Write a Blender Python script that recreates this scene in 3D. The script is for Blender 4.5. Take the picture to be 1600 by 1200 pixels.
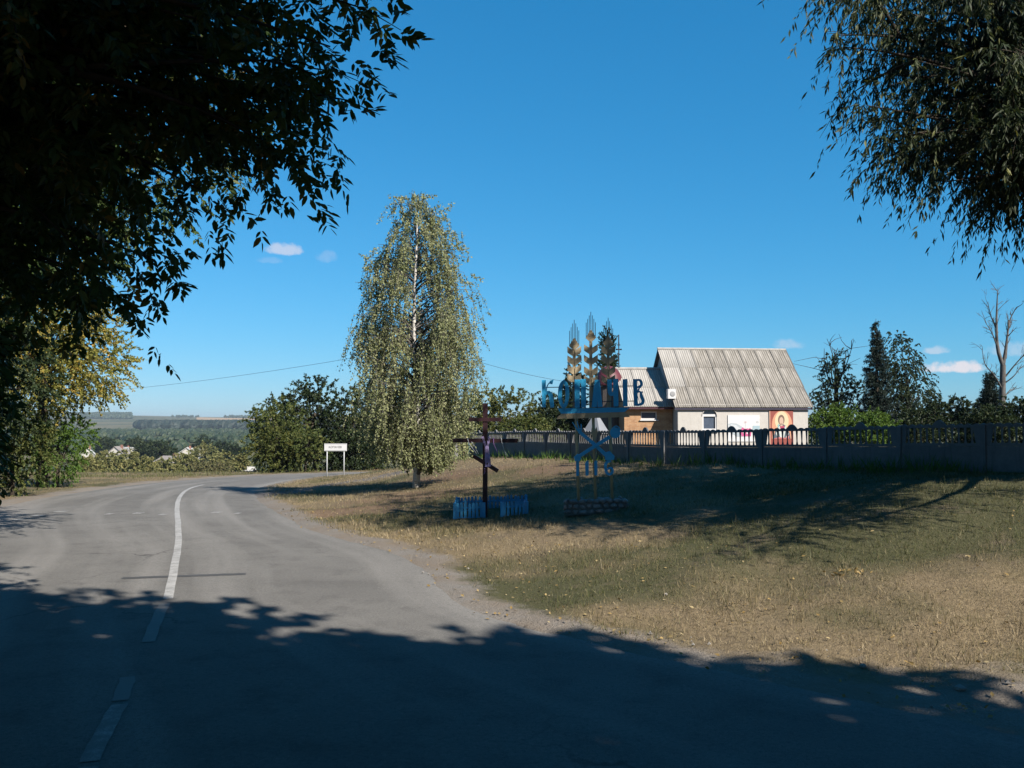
import bpy, math, random
import numpy as np
from mathutils import Vector, Matrix, Quaternion

for o in list(bpy.data.objects):
    bpy.data.objects.remove(o, do_unlink=True)
SC = bpy.context.scene
COL = SC.collection
R = math.radians

# ------------------------------------------------------------------ camera
CAM_H, FPX, PITCH = 2.4, 1400.0, math.atan(55 / 1400)
cam_d = bpy.data.cameras.new('camera')
cam_d.sensor_width = 36.0
cam_d.lens = FPX / 1600 * 36.0
cam_d.clip_start = 0.05
cam_d.clip_end = 20000
cam = bpy.data.objects.new('camera', cam_d)
cam.location = (0, 0, CAM_H)
cam.rotation_euler = (math.pi / 2 + PITCH, 0, 0)
COL.objects.link(cam)
SC.camera = cam

# ------------------------------------------------------------------ light, sky, exposure
SUN_EL, SUN_AZ = R(38), R(135)          # azimuth clockwise from +Y (ahead of the camera)
EXPOSURE = 1.25
ALB = 0.57                              # all reflectances below are scaled by this
SC.view_settings.view_transform = 'Standard'
SC.view_settings.look = 'None'
SC.view_settings.gamma = 1.0
SC.view_settings.exposure = EXPOSURE
SC.view_settings.use_curve_mapping = False
sun_dir = Vector((math.sin(SUN_AZ) * math.cos(SUN_EL), math.cos(SUN_AZ) * math.cos(SUN_EL), math.sin(SUN_EL)))
sl = bpy.data.lights.new('sun', 'SUN')
sl.energy = 5.0
sl.angle = R(0.53)
sl.color = (1.0, 0.925, 0.825)
so = bpy.data.objects.new('sun', sl)
so.rotation_euler = (-sun_dir).to_track_quat('-Z', 'Y').to_euler()
so.location = (20, -20, 30)
COL.objects.link(so)


def P(px, py, Y):
    """world point that the photograph's pixel shows at distance Y ahead of the camera"""
    cx, cy = (px - 800) / FPX, -(py - 600) / FPX
    c, s = math.cos(PITCH), math.sin(PITCH)
    d = np.array([cx, c - cy * s, s + cy * c])
    d = d / d[1]
    return np.array([0, 0, CAM_H]) + d * Y


world = bpy.data.worlds.new('World')
SC.world = world
world.use_nodes = True
wn = world.node_tree
wn.nodes.clear()


class NT:
    """small helper to write node trees"""
    def __init__(self, tree):
        self.t = tree

    def n(self, kind, **kw):
        nd = self.t.nodes.new(kind)
        for k, v in kw.items():
            if k.startswith('i_'):
                key = k[2:]
                nd.inputs[int(key) if key.isdigit() else key.replace('_', ' ')].default_value = v
            else:
                setattr(nd, k, v)
        return nd

    def l(self, a, b):
        self.t.links.new(a, b)

    def math(self, op, a, b=None, c=None, clamp=False):
        nd = self.t.nodes.new('ShaderNodeMath')
        nd.operation = op
        nd.use_clamp = clamp
        for i, v in enumerate((a, b, c)):
            if v is None:
                continue
            if isinstance(v, (int, float)):
                nd.inputs[i].default_value = v
            else:
                self.l(v, nd.inputs[i])
        return nd.outputs[0]

    def mix(self, f, a, b, blend='MIX'):
        nd = self.t.nodes.new('ShaderNodeMix')
        nd.data_type = 'RGBA'
        nd.blend_type = blend
        for s, v in ((nd.inputs[0], f), (nd.inputs[6], a), (nd.inputs[7], b)):
            if isinstance(v, (int, float)):
                s.default_value = v
            elif isinstance(v, (tuple, list)):
                s.default_value = tuple(v) + ((1,) if len(v) == 3 else ())
            else:
                self.l(v, s)
        return nd.outputs[2]

    def noise(self, vec, scale, detail=4, rough=0.55, dist=0.0, dim='3D'):
        nd = self.n('ShaderNodeTexNoise', noise_dimensions=dim)
        nd.inputs['Scale'].default_value = scale
        nd.inputs['Detail'].default_value = detail
        nd.inputs['Roughness'].default_value = rough
        nd.inputs['Distortion'].default_value = dist
        if vec is not None:
            self.l(vec, nd.inputs['Vector'])
        return nd.outputs[0]

    def ramp(self, f, stops, interp='LINEAR'):
        nd = self.t.nodes.new('ShaderNodeValToRGB')
        nd.color_ramp.interpolation = interp
        el = nd.color_ramp.elements
        while len(el) < len(stops):
            el.new(0.5)
        for e, (p, c) in zip(el, stops):
            e.position = p
            e.color = tuple(c) + (1,) if len(c) == 3 else c
        self.l(f, nd.inputs[0])
        return nd.outputs[0]

    def rng(self, f, a, b, c=0.0, d=1.0, smooth=False):
        nd = self.n('ShaderNodeMapRange')
        nd.interpolation_type = 'SMOOTHSTEP' if smooth else 'LINEAR'
        self.l(f, nd.inputs[0])
        for i, v in enumerate((a, b, c, d)):
            nd.inputs[i + 1].default_value = v
        return nd.outputs[0]


W = NT(wn)
sky = W.n('ShaderNodeTexSky', sky_type='NISHITA', sun_disc=False, sun_elevation=SUN_EL, sun_rotation=SUN_AZ,
          air_density=1.0, dust_density=0.1, ozone_density=3.2, altitude=150)
# the phone's tone curve flattens the sky's range: one even gamma over the whole sky
K0 = 4.0
ss = W.n('ShaderNodeSeparateColor'); W.l(sky.outputs[0], ss.inputs[0])
sc_ = W.n('ShaderNodeCombineColor')
for i_, (g_, t_) in enumerate(((1.33, .278), (.70, .765), (.62, 1.165))):
    W.l(W.math('MULTIPLY', W.math('POWER', W.math('MULTIPLY', ss.outputs[i_], 1 / K0), g_), K0 * t_), sc_.inputs[i_])
skycol = sc_.outputs[0]
tc = W.n('ShaderNodeTexCoord')
# a few small fair-weather clouds low over the horizon
cloud_list = [(443, 392, 30, 15, .55, 0), (510, 404, 18, 14, .16, 5), (1232, 540, 26, 12, .32, 9), (1492, 576, 48, 13, .95, 14),
              (1465, 549, 20, 9, .45, 21), (1590, 548, 44, 16, .30, 27), (420, 408, 22, 8, .12, 31)]
for (cx_, cy_, w_, h_, op_, sd_) in cloud_list:
    d0 = P(cx_, cy_, 1.0) - np.array([0, 0, CAM_H])
    d0 = d0 / np.linalg.norm(d0)
    right = np.cross(d0, [0, 0, 1]); right /= np.linalg.norm(right)
    upv = np.cross(right, d0)
    def dot(v):
        nd = W.n('ShaderNodeVectorMath', operation='DOT_PRODUCT')
        W.l(tc.outputs['Generated'], nd.inputs[0])
        nd.inputs[1].default_value = tuple(v)
        return nd.outputs['Value']
    off = W.n('ShaderNodeVectorMath', operation='ADD')
    W.l(tc.outputs['Generated'], off.inputs[0]); off.inputs[1].default_value = (sd_, sd_ * 1.7, 0)
    nz = W.noise(off.outputs[0], 95, 5, 0.6)
    nz2 = W.noise(off.outputs[0], 38, 2, 0.5)
    u = W.math('DIVIDE', dot(right), w_ / FPX)
    v = W.math('DIVIDE', dot(upv), h_ / FPX)
    v = W.math('ADD', v, W.math('MULTIPLY', W.math('LESS_THAN', v, 0.0), W.math('MULTIPLY', v, 0.9)))   # flatter underside
    rr = W.math('ADD', W.math('MULTIPLY', u, u), W.math('MULTIPLY', v, v))
    val = W.math('SUBTRACT', W.math('ADD', W.math('MULTIPLY', nz, 1.5), W.math('MULTIPLY', nz2, 0.9)), W.math('MULTIPLY', rr, 0.75))
    m = W.rng(val, 0.45, 1.15, 0, op_, True)
    m = W.math('MULTIPLY', m, W.math('GREATER_THAN', dot(d0), 0.9))
    skycol = W.mix(m, skycol, (6.2, 6.0, 6.4))
bg = W.n('ShaderNodeBackground', i_Strength=0.0555)
W.l(skycol, bg.inputs['Color'])
wo = W.n('ShaderNodeOutputWorld')
W.l(bg.outputs[0], wo.inputs['Surface'])

# ------------------------------------------------------------------ materials
MATS = {}


def new_mat(name):
    m = bpy.data.materials.new(name)
    m.use_nodes = True
    m.node_tree.nodes.clear()
    t = NT(m.node_tree)
    out = t.n('ShaderNodeOutputMaterial')
    bs = t.n('ShaderNodeBsdfPrincipled')
    t.l(bs.outputs[0], out.inputs[0])
    MATS[name] = m
    return m, t, bs, out


def bump(t, bs, h, strength=0.3, dist=0.02):
    b = t.n('ShaderNodeBump')
    b.inputs['Strength'].default_value = strength
    b.inputs['Distance'].default_value = dist
    t.l(h, b.inputs['Height'])
    t.l(b.outputs[0], bs.inputs['Normal'])


def simple(name, c1, c2=None, scale=6, rough=0.7, metallic=0.0, bumpk=0.15, spec=0.3, vary=0.0, streak=None, run=(9, 9, 0.8)):
    m, t, bs, out = new_mat(name)
    co = t.n('ShaderNodeTexCoord').outputs['Object']
    c2 = c2 or tuple(c * 0.72 for c in c1)
    c1 = tuple(c * ALB for c in c1); c2 = tuple(c * ALB for c in c2)
    if streak: streak = (tuple(c * ALB for c in streak[0]), streak[1])
    n1 = t.noise(co, scale, 5, 0.6)
    n2 = t.noise(co, scale * 7.3, 3, 0.6)
    f = t.rng(t.math('ADD', t.math('MULTIPLY', n1, 0.7), t.math('MULTIPLY', n2, 0.3)), 0.33, 0.67)
    col = t.mix(f, c1, c2)
    if streak:                      # weathering that runs down
        mp = t.n('ShaderNodeMapping'); mp.inputs['Scale'].default_value = run
        t.l(co, mp.inputs[0])
        s = t.rng(t.noise(mp.outputs[0], 1.3, 4, 0.65), *((0.52, 0.75) if run[2] == 0.8 else (0.42, 0.62)))
        col = t.mix(t.math('MULTIPLY', s, streak[1]), col, streak[0])
    if vary:
        oi = t.n('ShaderNodeObjectInfo')
        hv = t.n('ShaderNodeHueSaturation')
        t.l(t.rng(oi.outputs['Random'], 0, 1, 1 - vary, 1 + vary), hv.inputs['Value'])
        t.l(col, hv.inputs['Color'])
        col = hv.outputs[0]
    t.l(col, bs.inputs['Base Color'])
    bs.inputs['Roughness'].default_value = rough
    bs.inputs['Metallic'].default_value = metallic
    bs.inputs['Specular IOR Level'].default_value = spec
    if bumpk:
        bump(t, bs, t.math('ADD', n1, t.math('MULTIPLY', n2, 0.5)), bumpk, 0.02)
    return m


def leaf_mat(name, stops, trans=0.35, rough=0.55, spec=0.2, alb=None):
    stops = [(p, tuple(v * (alb or ALB) for v in c)) for p, c in stops]
    m, t, bs, out = new_mat(name)
    at = t.n('ShaderNodeAttribute', attribute_name='rnd')
    col = t.ramp(at.outputs['Fac'], stops)
    t.l(col, bs.inputs['Base Color'])
    bs.inputs['Roughness'].default_value = rough
    bs.inputs['Specular IOR Level'].default_value = spec
    tr = t.n('ShaderNodeBsdfTranslucent')
    hv = t.n('ShaderNodeHueSaturation', i_Saturation=1.15, i_Value=1.25, i_Hue=0.49)
    t.l(col, hv.inputs['Color'])
    t.l(hv.outputs[0], tr.inputs['Color'])
    mx = t.n('ShaderNodeMixShader')
    mx.inputs[0].default_value = trans
    t.l(bs.outputs[0], mx.inputs[1])
    t.l(tr.outputs[0], mx.inputs[2])
    t.l(mx.outputs[0], out.inputs[0])
    return m


def bark_mat(name, c1, c2, scale=8):
    m, t, bs, out = new_mat(name)
    co = t.n('ShaderNodeTexCoord').outputs['Object']
    mp = t.n('ShaderNodeMapping'); mp.inputs['Scale'].default_value = (1, 1, 0.25)
    t.l(co, mp.inputs[0])
    n1 = t.noise(mp.outputs[0], scale, 5, 0.65)
    t.l(t.mix(t.rng(n1, 0.35, 0.65), tuple(c * .7 for c in c1), tuple(c * .7 for c in c2)), bs.inputs['Base Color'])
    bs.inputs['Roughness'].default_value = 0.9
    bs.inputs['Specular IOR Level'].default_value = 0.1
    bump(t, bs, n1, 0.6, 0.03)
    return m


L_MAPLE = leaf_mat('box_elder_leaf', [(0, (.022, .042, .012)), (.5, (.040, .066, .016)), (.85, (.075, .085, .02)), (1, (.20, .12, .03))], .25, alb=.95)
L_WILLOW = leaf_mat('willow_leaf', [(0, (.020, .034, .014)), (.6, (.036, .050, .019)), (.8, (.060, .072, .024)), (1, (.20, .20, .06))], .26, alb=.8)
L_BIRCH = leaf_mat('birch_leaf', [(0, (.16, .19, .08)), (.5, (.31, .34, .155)), (.85, (.45, .46, .25)), (1, (.54, .48, .23))], .30)
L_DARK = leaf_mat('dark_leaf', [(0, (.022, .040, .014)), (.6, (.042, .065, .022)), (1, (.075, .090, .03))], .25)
L_OLIVE = leaf_mat('olive_leaf', [(0, (.045, .065, .018)), (.6, (.085, .105, .030)), (1, (.15, .14, .04))], .3, alb=.85)
L_YEL = leaf_mat('yellowing_leaf', [(0, (.10, .115, .025)), (.45, (.18, .175, .04)), (.8, (.31, .24, .06)), (1, (.40, .25, .06))], .38, alb=1.0)
L_YG = leaf_mat('yellow_green_leaf', [(0, (.075, .10, .025)), (.5, (.135, .155, .04)), (1, (.23, .22, .06))], .35)
L_BRIGHT = leaf_mat('bright_leaf', [(0, (.055, .105, .018)), (.6, (.09, .155, .028)), (1, (.14, .19, .04))], .35, alb=.85)
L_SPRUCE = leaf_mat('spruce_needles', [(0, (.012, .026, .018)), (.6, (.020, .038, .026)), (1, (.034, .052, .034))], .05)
L_FAR = leaf_mat('far_foliage', [(0, (.022, .042, .024)), (.6, (.042, .068, .034)), (1, (.075, .095, .045))], .15)
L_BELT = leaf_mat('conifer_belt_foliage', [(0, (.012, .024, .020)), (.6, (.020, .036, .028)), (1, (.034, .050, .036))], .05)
L_VB = leaf_mat('sunlit_bush_leaf', [(0, (.11, .125, .04)), (.5, (.20, .20, .075)), (1, (.32, .28, .11))], .3, alb=.75)
L_SEED = leaf_mat('dry_weed', [(0, (.13, .14, .055)), (.6, (.22, .205, .095)), (1, (.31, .26, .13))], .3)
BARK = bark_mat('bark', (.075, .060, .045), (.030, .025, .020))
BARK_GREY = bark_mat('grey_bark', (.16, .15, .14), (.07, .065, .06))


def birch_bark():
    m, t, bs, out = new_mat('birch_bark')
    co = t.n('ShaderNodeTexCoord').outputs['Object']
    mp = t.n('ShaderNodeMapping'); mp.inputs['Scale'].default_value = (1, 1, 3.2)
    t.l(co, mp.inputs[0])
    n1 = t.noise(mp.outputs[0], 4.5, 5, 0.7)
    n2 = t.noise(co, 2.0, 3, 0.6)
    base = t.mix(t.rng(n2, 0.35, 0.65), (.40, .385, .36), (.29, .27, .245))
    t.l(t.mix(t.rng(n1, 0.56, 0.64), base, (.05, .045, .04)), bs.inputs['Base Color'])
    bs.inputs['Roughness'].default_value = 0.7
    return m


BIRCHBARK = birch_bark()

# ------------------------------------------------------------------ mesh builder
def nrm(a):
    a = np.asarray(a, float)
    l = np.linalg.norm(a, axis=-1, keepdims=True)
    return a / np.maximum(l, 1e-9)


class MB:
    def __init__(self):
        self.V, self.F, self.A, self.nv = [], [], [], 0

    def add(self, v, f, a=None):
        """v (n,3); f (m,k) array or list of tuples; a: per-face attribute"""
        v = np.asarray(v, float).reshape(-1, 3)
        if isinstance(f, np.ndarray):
            self.F.append((f + self.nv, a))
        else:
            by = {}
            for q in f:
                by.setdefault(len(q), []).append(q)
            for q in by.values():
                self.F.append((np.array(q) + self.nv, a))
        self.V.append(v)
        self.nv += len(v)
        return self

    def box(self, c, s, rot=None):
        c = np.asarray(c, float); h = np.asarray(s, float) / 2
        v = np.array([[x, y, z] for x in (-1, 1) for y in (-1, 1) for z in (-1, 1)], float) * h
        if rot is not None:
            v = v @ np.array(rot).T
        return self.add(v + c, [(0, 1, 3, 2), (4, 6, 7, 5), (0, 4, 5, 1), (2, 3, 7, 6), (0, 2, 6, 4), (1, 5, 7, 3)])

    def prism(self, pts, y0, y1, cap=True):
        """polygon in x,z extruded along y"""
        n = len(pts)
        v = [(p[0], y0, p[1]) for p in pts] + [(p[0], y1, p[1]) for p in pts]
        f = [(i, (i + 1) % n, n + (i + 1) % n, n + i) for i in range(n)]
        if cap:
            f += [tuple(range(n))[::-1], tuple(range(n, 2 * n))]
        return self.add(v, f)

    def tube(self, pts, rad, n=6, cap=True):
        pts = np.asarray(pts, float); m = len(pts)
        rad = np.broadcast_to(np.asarray(rad, float), (m,))
        tg = nrm(np.gradient(pts, axis=0))
        ref = np.array([0, 0, 1.0]) if abs(tg[0][2]) < 0.9 else np.array([1.0, 0, 0])
        a = nrm(np.cross(tg[0], ref))
        ang = np.arange(n) * 2 * math.pi / n
        vs = []
        for i in range(m):
            a = nrm(a - tg[i] * np.dot(a, tg[i]))
            b = np.cross(tg[i], a)
            vs.append(pts[i] + rad[i] * (np.cos(ang)[:, None] * a + np.sin(ang)[:, None] * b))
        f = []
        for i in range(m - 1):
            for k in range(n):
                k2 = (k + 1) % n
                f.append((i * n + k, i * n + k2, (i + 1) * n + k2, (i + 1) * n + k))
        if cap:
            f.append(tuple(range(n))[::-1]); f.append(tuple(range((m - 1) * n, m * n)))
        return self.add(np.concatenate(vs), f)

    def lathe(self, prof, n=20, c=(0, 0, 0)):
        """prof: (r,z) list"""
        ang = np.arange(n) * 2 * math.pi / n
        vs = [np.stack([np.cos(ang) * r + c[0], np.sin(ang) * r + c[1], np.full(n, z + c[2])], 1) for r, z in prof]
        f = []
        for i in range(len(prof) - 1):
            for k in range(n):
                k2 = (k + 1) % n
                f.append((i * n + k, i * n + k2, (i + 1) * n + k2, (i + 1) * n + k))
        f.append(tuple(range(n))[::-1]); f.append(tuple(range((len(prof) - 1) * n, len(prof) * n)))
        return self.add(np.concatenate(vs), f)

    def leaves(self, c, ax, nm, ln, wd, attr, six=False):
        """kite-shaped leaf faces with a fold; c base points"""
        N = len(c)
        ax = nrm(ax); side = nrm(np.cross(ax, nm)); nn = nrm(np.cross(side, ax))
        ln = np.broadcast_to(ln, (N,))[:, None]; wd = np.broadcast_to(wd, (N,))[:, None]
        if six:
            pts = [c, c + ax * ln * .25 + side * wd * .42 + nn * wd * .12, c + ax * ln * .6 + side * wd * .40 + nn * wd * .1,
                   c + ax * ln, c + ax * ln * .6 - side * wd * .40 + nn * wd * .1, c + ax * ln * .25 - side * wd * .42 + nn * wd * .12]
            v = np.stack(pts, 1).reshape(-1, 3)
            b = np.arange(N)[:, None] * 6
            f = np.concatenate([b + np.array([[0, 1, 2, 3]]), b + np.array([[0, 3, 4, 5]])])
            at = np.concatenate([attr, attr])
        else:
            pts = [c, c + ax * ln * .42 + side * wd * .5 + nn * wd * .12, c + ax * ln, c + ax * ln * .42 - side * wd * .5 + nn * wd * .12]
            v = np.stack(pts, 1).reshape(-1, 3)
            b = np.arange(N)[:, None] * 4
            f = b + np.array([[0, 1, 2, 3]])
            at = attr
        return self.add(v, f, np.asarray(at, float))

    def mesh(self, name, mat=None, smooth=False):
        me = bpy.data.meshes.new(name)
        v = np.concatenate(self.V).astype(np.float32)
        loops = np.concatenate([f.reshape(-1) for f, _ in self.F]).astype(np.int32)
        tot = np.concatenate([np.full(len(f), f.shape[1]) for f, _ in self.F]).astype(np.int32)
        st = np.concatenate([[0], np.cumsum(tot)[:-1]]).astype(np.int32)
        me.vertices.add(len(v)); me.vertices.foreach_set('co', v.ravel())
        me.loops.add(len(loops)); me.loops.foreach_set('vertex_index', loops)
        me.polygons.add(len(tot)); me.polygons.foreach_set('loop_start', st); me.polygons.foreach_set('loop_total', tot)
        if any(a is not None for _, a in self.F):
            av = np.concatenate([(np.zeros(len(f)) if a is None else np.broadcast_to(a, (len(f),))) for f, a in self.F]).astype(np.float32)
            at = me.attributes.new('rnd', 'FLOAT', 'FACE')
            at.data.foreach_set('value', av)
        me.update(calc_edges=True)
        me.validate()
        me.polygons.foreach_set('use_smooth', np.full(len(me.polygons), bool(smooth)))
        if mat:
            me.materials.append(mat)
        return me


def link(name, me, parent=None, loc=(0, 0, 0), rot=None):
    o = bpy.data.objects.new(name, me)
    COL.objects.link(o)
    o.location = loc
    if rot is not None:
        o.rotation_euler = rot
    if parent is not None:
        o.parent = parent
    return o


def part(name, mb, mat, parent=None, label=None, smooth=False, loc=(0, 0, 0), rot=None, kind=None):
    o = link(name, mb.mesh(name, mat, smooth) if isinstance(mb, MB) else mb, parent, loc, rot)
    if label: o['label'] = label
    if kind: o['kind'] = kind
    return o


def thing(name, label, cat, loc=(0, 0, 0), rot=(0, 0, 0), group=None):
    o = bpy.data.objects.new(name, None)
    o.empty_display_size = 0.2
    COL.objects.link(o)
    o.location = loc; o.rotation_euler = rot
    o['label'] = label; o['category'] = cat; o['kind'] = 'thing'
    if group: o['group'] = group
    return o


def tag(o, label, cat, group=None):
    o['label'] = label; o['category'] = cat; o['kind'] = 'thing'
    if group: o['group'] = group
    return o


def struct(name, mb, mat, label, smooth=False, kind='structure'):
    o = link(name, mb.mesh(name, mat, smooth))
    o['kind'] = kind; o['label'] = label
    return o


# ------------------------------------------------------------------ terrain
RE = np.array([(16, -80), (16, -12), (13, -3), (9, 2.2), (5.8, 5.3), (3.87, 7.2), (2.8, 7.95), (1.95, 8.9), (1.07, 9.8), (.36, 10.4), (-.35, 11.3), (-.95, 12.9),
               (-1.6, 15.6), (-2.9, 17.6), (-4.3, 19.6), (-6.2, 24), (-7.9, 28.3), (-9.3, 32.9), (-10.3, 37), (-11.0, 44), (-10.9, 50), (-9.8, 55), (-6.5, 59.5), (0, 62.3),
               (12, 64), (60, 70), (500, 100)], float)
LE = np.array([(-5, -80), (-5.5, -10), (-6.3, 0), (-6.8, 4.5), (-7.6, 8), (-9, 13), (-10.4, 17), (-12.4, 20.5), (-14.3, 24.5), (-15.6, 30), (-16.4, 36), (-16.8, 42),
               (-16.3, 48), (-14.8, 54), (-11, 60.3), (-6, 64.2), (0, 67), (12, 69), (60, 76), (500, 108)], float)


def sdist(x, y, poly):
    """signed distance to a polyline, positive on the right of its direction"""
    p = np.stack([np.asarray(x, float).ravel(), np.asarray(y, float).ravel()], 1)
    best = np.full(len(p), 1e18); sgn = np.ones(len(p))
    for a, b in zip(poly[:-1], poly[1:]):
        d = b - a
        t = np.clip(((p - a) @ d) / (d @ d), 0, 1)
        q = p - (a + t[:, None] * d)
        d2 = (q * q).sum(1)
        cr = d[0] * (p[:, 1] - a[1]) - d[1] * (p[:, 0] - a[0])
        m = d2 < best
        best[m] = d2[m]; sgn[m] = np.where(cr[m] > 0, -1.0, 1.0)
    return (np.sqrt(best) * sgn).reshape(np.shape(x))


def sstep(a, b, x):
    t = np.clip((x - a) / (b - a), 0, 1)
    return t * t * (3 - 2 * t)


def vnoise(x, y, seed=0):
    """smooth value noise"""
    x = np.asarray(x, float); y = np.asarray(y, float)
    xi = np.floor(x).astype(np.int64); yi = np.floor(y).astype(np.int64)
    fx = x - xi; fy = y - yi
    fx = fx * fx * (3 - 2 * fx); fy = fy * fy * (3 - 2 * fy)
    def h(i, j):
        n = (i * 374761393 + j * 668265263 + seed * 974634777) & 0x7fffffff
        n = ((n ^ (n >> 13)) * 1274126177) & 0x7fffffff
        return ((n ^ (n >> 16)) & 0xffff) / 65535.0
    return (h(xi, yi) * (1 - fx) + h(xi + 1, yi) * fx) * (1 - fy) + (h(xi, yi + 1) * (1 - fx) + h(xi + 1, yi + 1) * fx) * fy


def zroad(y):
    t = np.clip(np.asarray(y, float) - 20, 0, 48)
    return -.033 * (np.sqrt(t * t + 36) - 6)


def zfar(y, x=0):
    y = np.asarray(y, float)
    k = np.interp(y, [60, 90, 160, 260, 400, 700, 1000, 1500, 2000, 2700, 3600, 6000], [-1.2, -3.4, -8, -12, -14.2, -15.5, -17, -20, -18.5, -3, 8.5, 9.5])
    far = sstep(500, 2500, y)
    k = k + far * ((vnoise(np.asarray(x) / 420., y / 700., 5) - .5) * 7 + (vnoise(np.asarray(x) / 150., y / 300., 6) - .5) * 2.5)
    k = k + sstep(2600, 3300, y) * sstep(-1280, -1480, np.asarray(x, float)) * 7
    return k


def gz(x, y, micro=True, deep=True):
    x = np.asarray(x, float); y = np.asarray(y, float)
    s = sdist(x, y, RE); sl = -sdist(x, y, LE)
    zr = zroad(y)
    plat = np.clip(1.27 - .014 * (y - 20), .55, 1.3) - sstep(75, 300, y) * 9
    z = zr + (plat - zr) * (sstep(0.3, 11.5, s) * .86 + .14 * sstep(4, 16, s))
    # left of the road: a flat verge and then the valley
    lz = zr - .02 * np.clip(sl, 0, 6) + .25 * sstep(3, 10, sl) * sstep(60, 30, y)
    lo = zfar(np.maximum(y, 60 + 0 * y), x)
    k = sstep(9, 90, sl)
    edge = lz - np.clip(sl - 10, 0, 200) * .075
    lz = np.where(y > 45, np.maximum(edge, lo) * 1.0, np.maximum(edge, -14))
    z = np.where(sl > 0, lz, z)
    inside = np.minimum(-s, -sl)          # >0 on the carriageway
    if deep:
        z = z - .06 * sstep(-.05, .5, inside) + .028 * sstep(-.05, .25, -inside)
    if micro:
        out = sstep(-.2, .6, -inside) * sstep(140, 60, np.hypot(x, y))
        z = z + out * ((vnoise(x * 1.1, y * 1.1, 1) - .5) * .11 + (vnoise(x * 3.3, y * 3.3, 2) - .5) * .045)
        z = z + sstep(-.25, .05, -inside) * sstep(100, 50, np.hypot(x, y)) * (vnoise(x * 2.1, y * 2.1, 3) - .5) * .02
    return z


def g1(x, y):
    return float(gz(np.array([x]), np.array([y]), micro=False, deep=False)[0]) + .02


def hit(px, py, lo=5.0, hi=90.0):
    """the ground point seen at a pixel of the photograph"""
    Y = np.arange(lo, hi, .05)
    p0 = P(px, py, 1.0) - np.array([0, 0, CAM_H])
    X = p0[0] * Y; Z = CAM_H + p0[2] * Y
    g = gz(X, Y, micro=False, deep=False)
    i = np.argmax(Z <= g)
    return np.array([X[i], Y[i], g[i]])


def axis(a, b, step, lo, hi, growth):
    mid = list(np.arange(a, b + 1e-6, step))
    s = step; v = b; up = []
    while v < hi:
        s *= growth; v += s; up.append(v)
    s = step; v = a; dn = []
    while v > lo:
        s *= growth; v -= s; dn.append(v)
    return np.array(dn[::-1] + mid + up)


XS = axis(-20, 18, .3, -3600, 3600, 1.09)
YS = axis(4, 64, .3, -110, 5600, 1.07)
GX, GY = np.meshgrid(XS, YS)
GZ = gz(GX, GY)


def ground_material():
    m, t, bs, out = new_mat('ground_soil_and_turf')
    co = t.n('ShaderNodeTexCoord').outputs['Object']
    a = t.n('ShaderNodeAttribute', attribute_name='mask')
    sp = t.n('ShaderNodeSeparateColor'); t.l(a.outputs['Color'], sp.inputs[0])
    verge, path, fld = sp.outputs[0], sp.outputs[1], sp.outputs[2]
    big = t.noise(co, 0.16, 4, 0.6)
    mid = t.noise(co, 0.9, 5, 0.65)
    fine = t.noise(co, 14, 4, 0.7)
    vfine = t.noise(co, 60, 2, 0.6)
    straw = t.mix(t.rng(fine, .3, .7), (.31, .24, .145), (.17, .13, .08))
    green = t.mix(t.rng(fine, .3, .7), (.075, .080, .036), (.125, .115, .062))
    dirt = t.mix(t.rng(mid, .3, .7), (.16, .115, .08), (.22, .165, .12))
    tu = t.n('ShaderNodeAttribute', attribute_name='turf')
    f = t.rng(t.math('ADD', tu.outputs['Fac'], t.math('MULTIPLY', t.math('SUBTRACT', mid, .5), .9)), .25, .75)
    col = t.mix(f, straw, green)
    col = t.mix(t.math('MULTIPLY', t.rng(mid, .56, .70), .6), col, dirt)
    sl_ = t.rng(t.math('ADD', a.outputs['Alpha'], t.math('MULTIPLY', t.math('SUBTRACT', t.noise(co, 2.2, 5, .7), .5), 1.2)), .35, .8)
    col = t.mix(t.math('MULTIPLY', sl_, .85), col, t.mix(t.rng(fine, .3, .7), (.28, .19, .125), (.17, .11, .075)))
    gravel = t.mix(t.rng(vfine, .3, .7), (.37, .34, .305), (.20, .185, .165))
    gravel = t.mix(t.rng(mid, .35, .65), gravel, (.26, .215, .17))
    vg = t.rng(t.math('ADD', verge, t.math('MULTIPLY', t.math('SUBTRACT', t.noise(co, 1.6, 5, 0.65), .5), 1.1)), .42, .72)
    col = t.mix(vg, col, gravel)
    pg = t.rng(t.math('ADD', path, t.math('MULTIPLY', t.math('SUBTRACT', mid, .5), .6)), .4, .6)
    col = t.mix(pg, col, (.19, .17, .155))
    # far fields seen only in the valley
    wv = t.noise(co, .006, 3, .5)
    farc = t.mix(t.rng(wv, .40, .60), (.055, .075, .032), (.16, .14, .075))
    col = t.mix(fld, col, farc)
    t.l(t.mix(1.0, col, (ALB,) * 3, 'MULTIPLY'), bs.inputs['Base Color'])
    bs.inputs['Roughness'].default_value = .95
    bs.inputs['Specular IOR Level'].default_value = .1
    bump(t, bs, t.math('ADD', fine, t.math('MULTIPLY', vfine, .5)), .7, .05)
    return m


SOIL = [(700, 745, 2.6, 3.0), (640, 778, 2.2, 2.0), (600, 735, 1.6, 3.0), (560, 800, 2.0, 1.6), (860, 735, 1.5, 2.5)]


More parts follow.
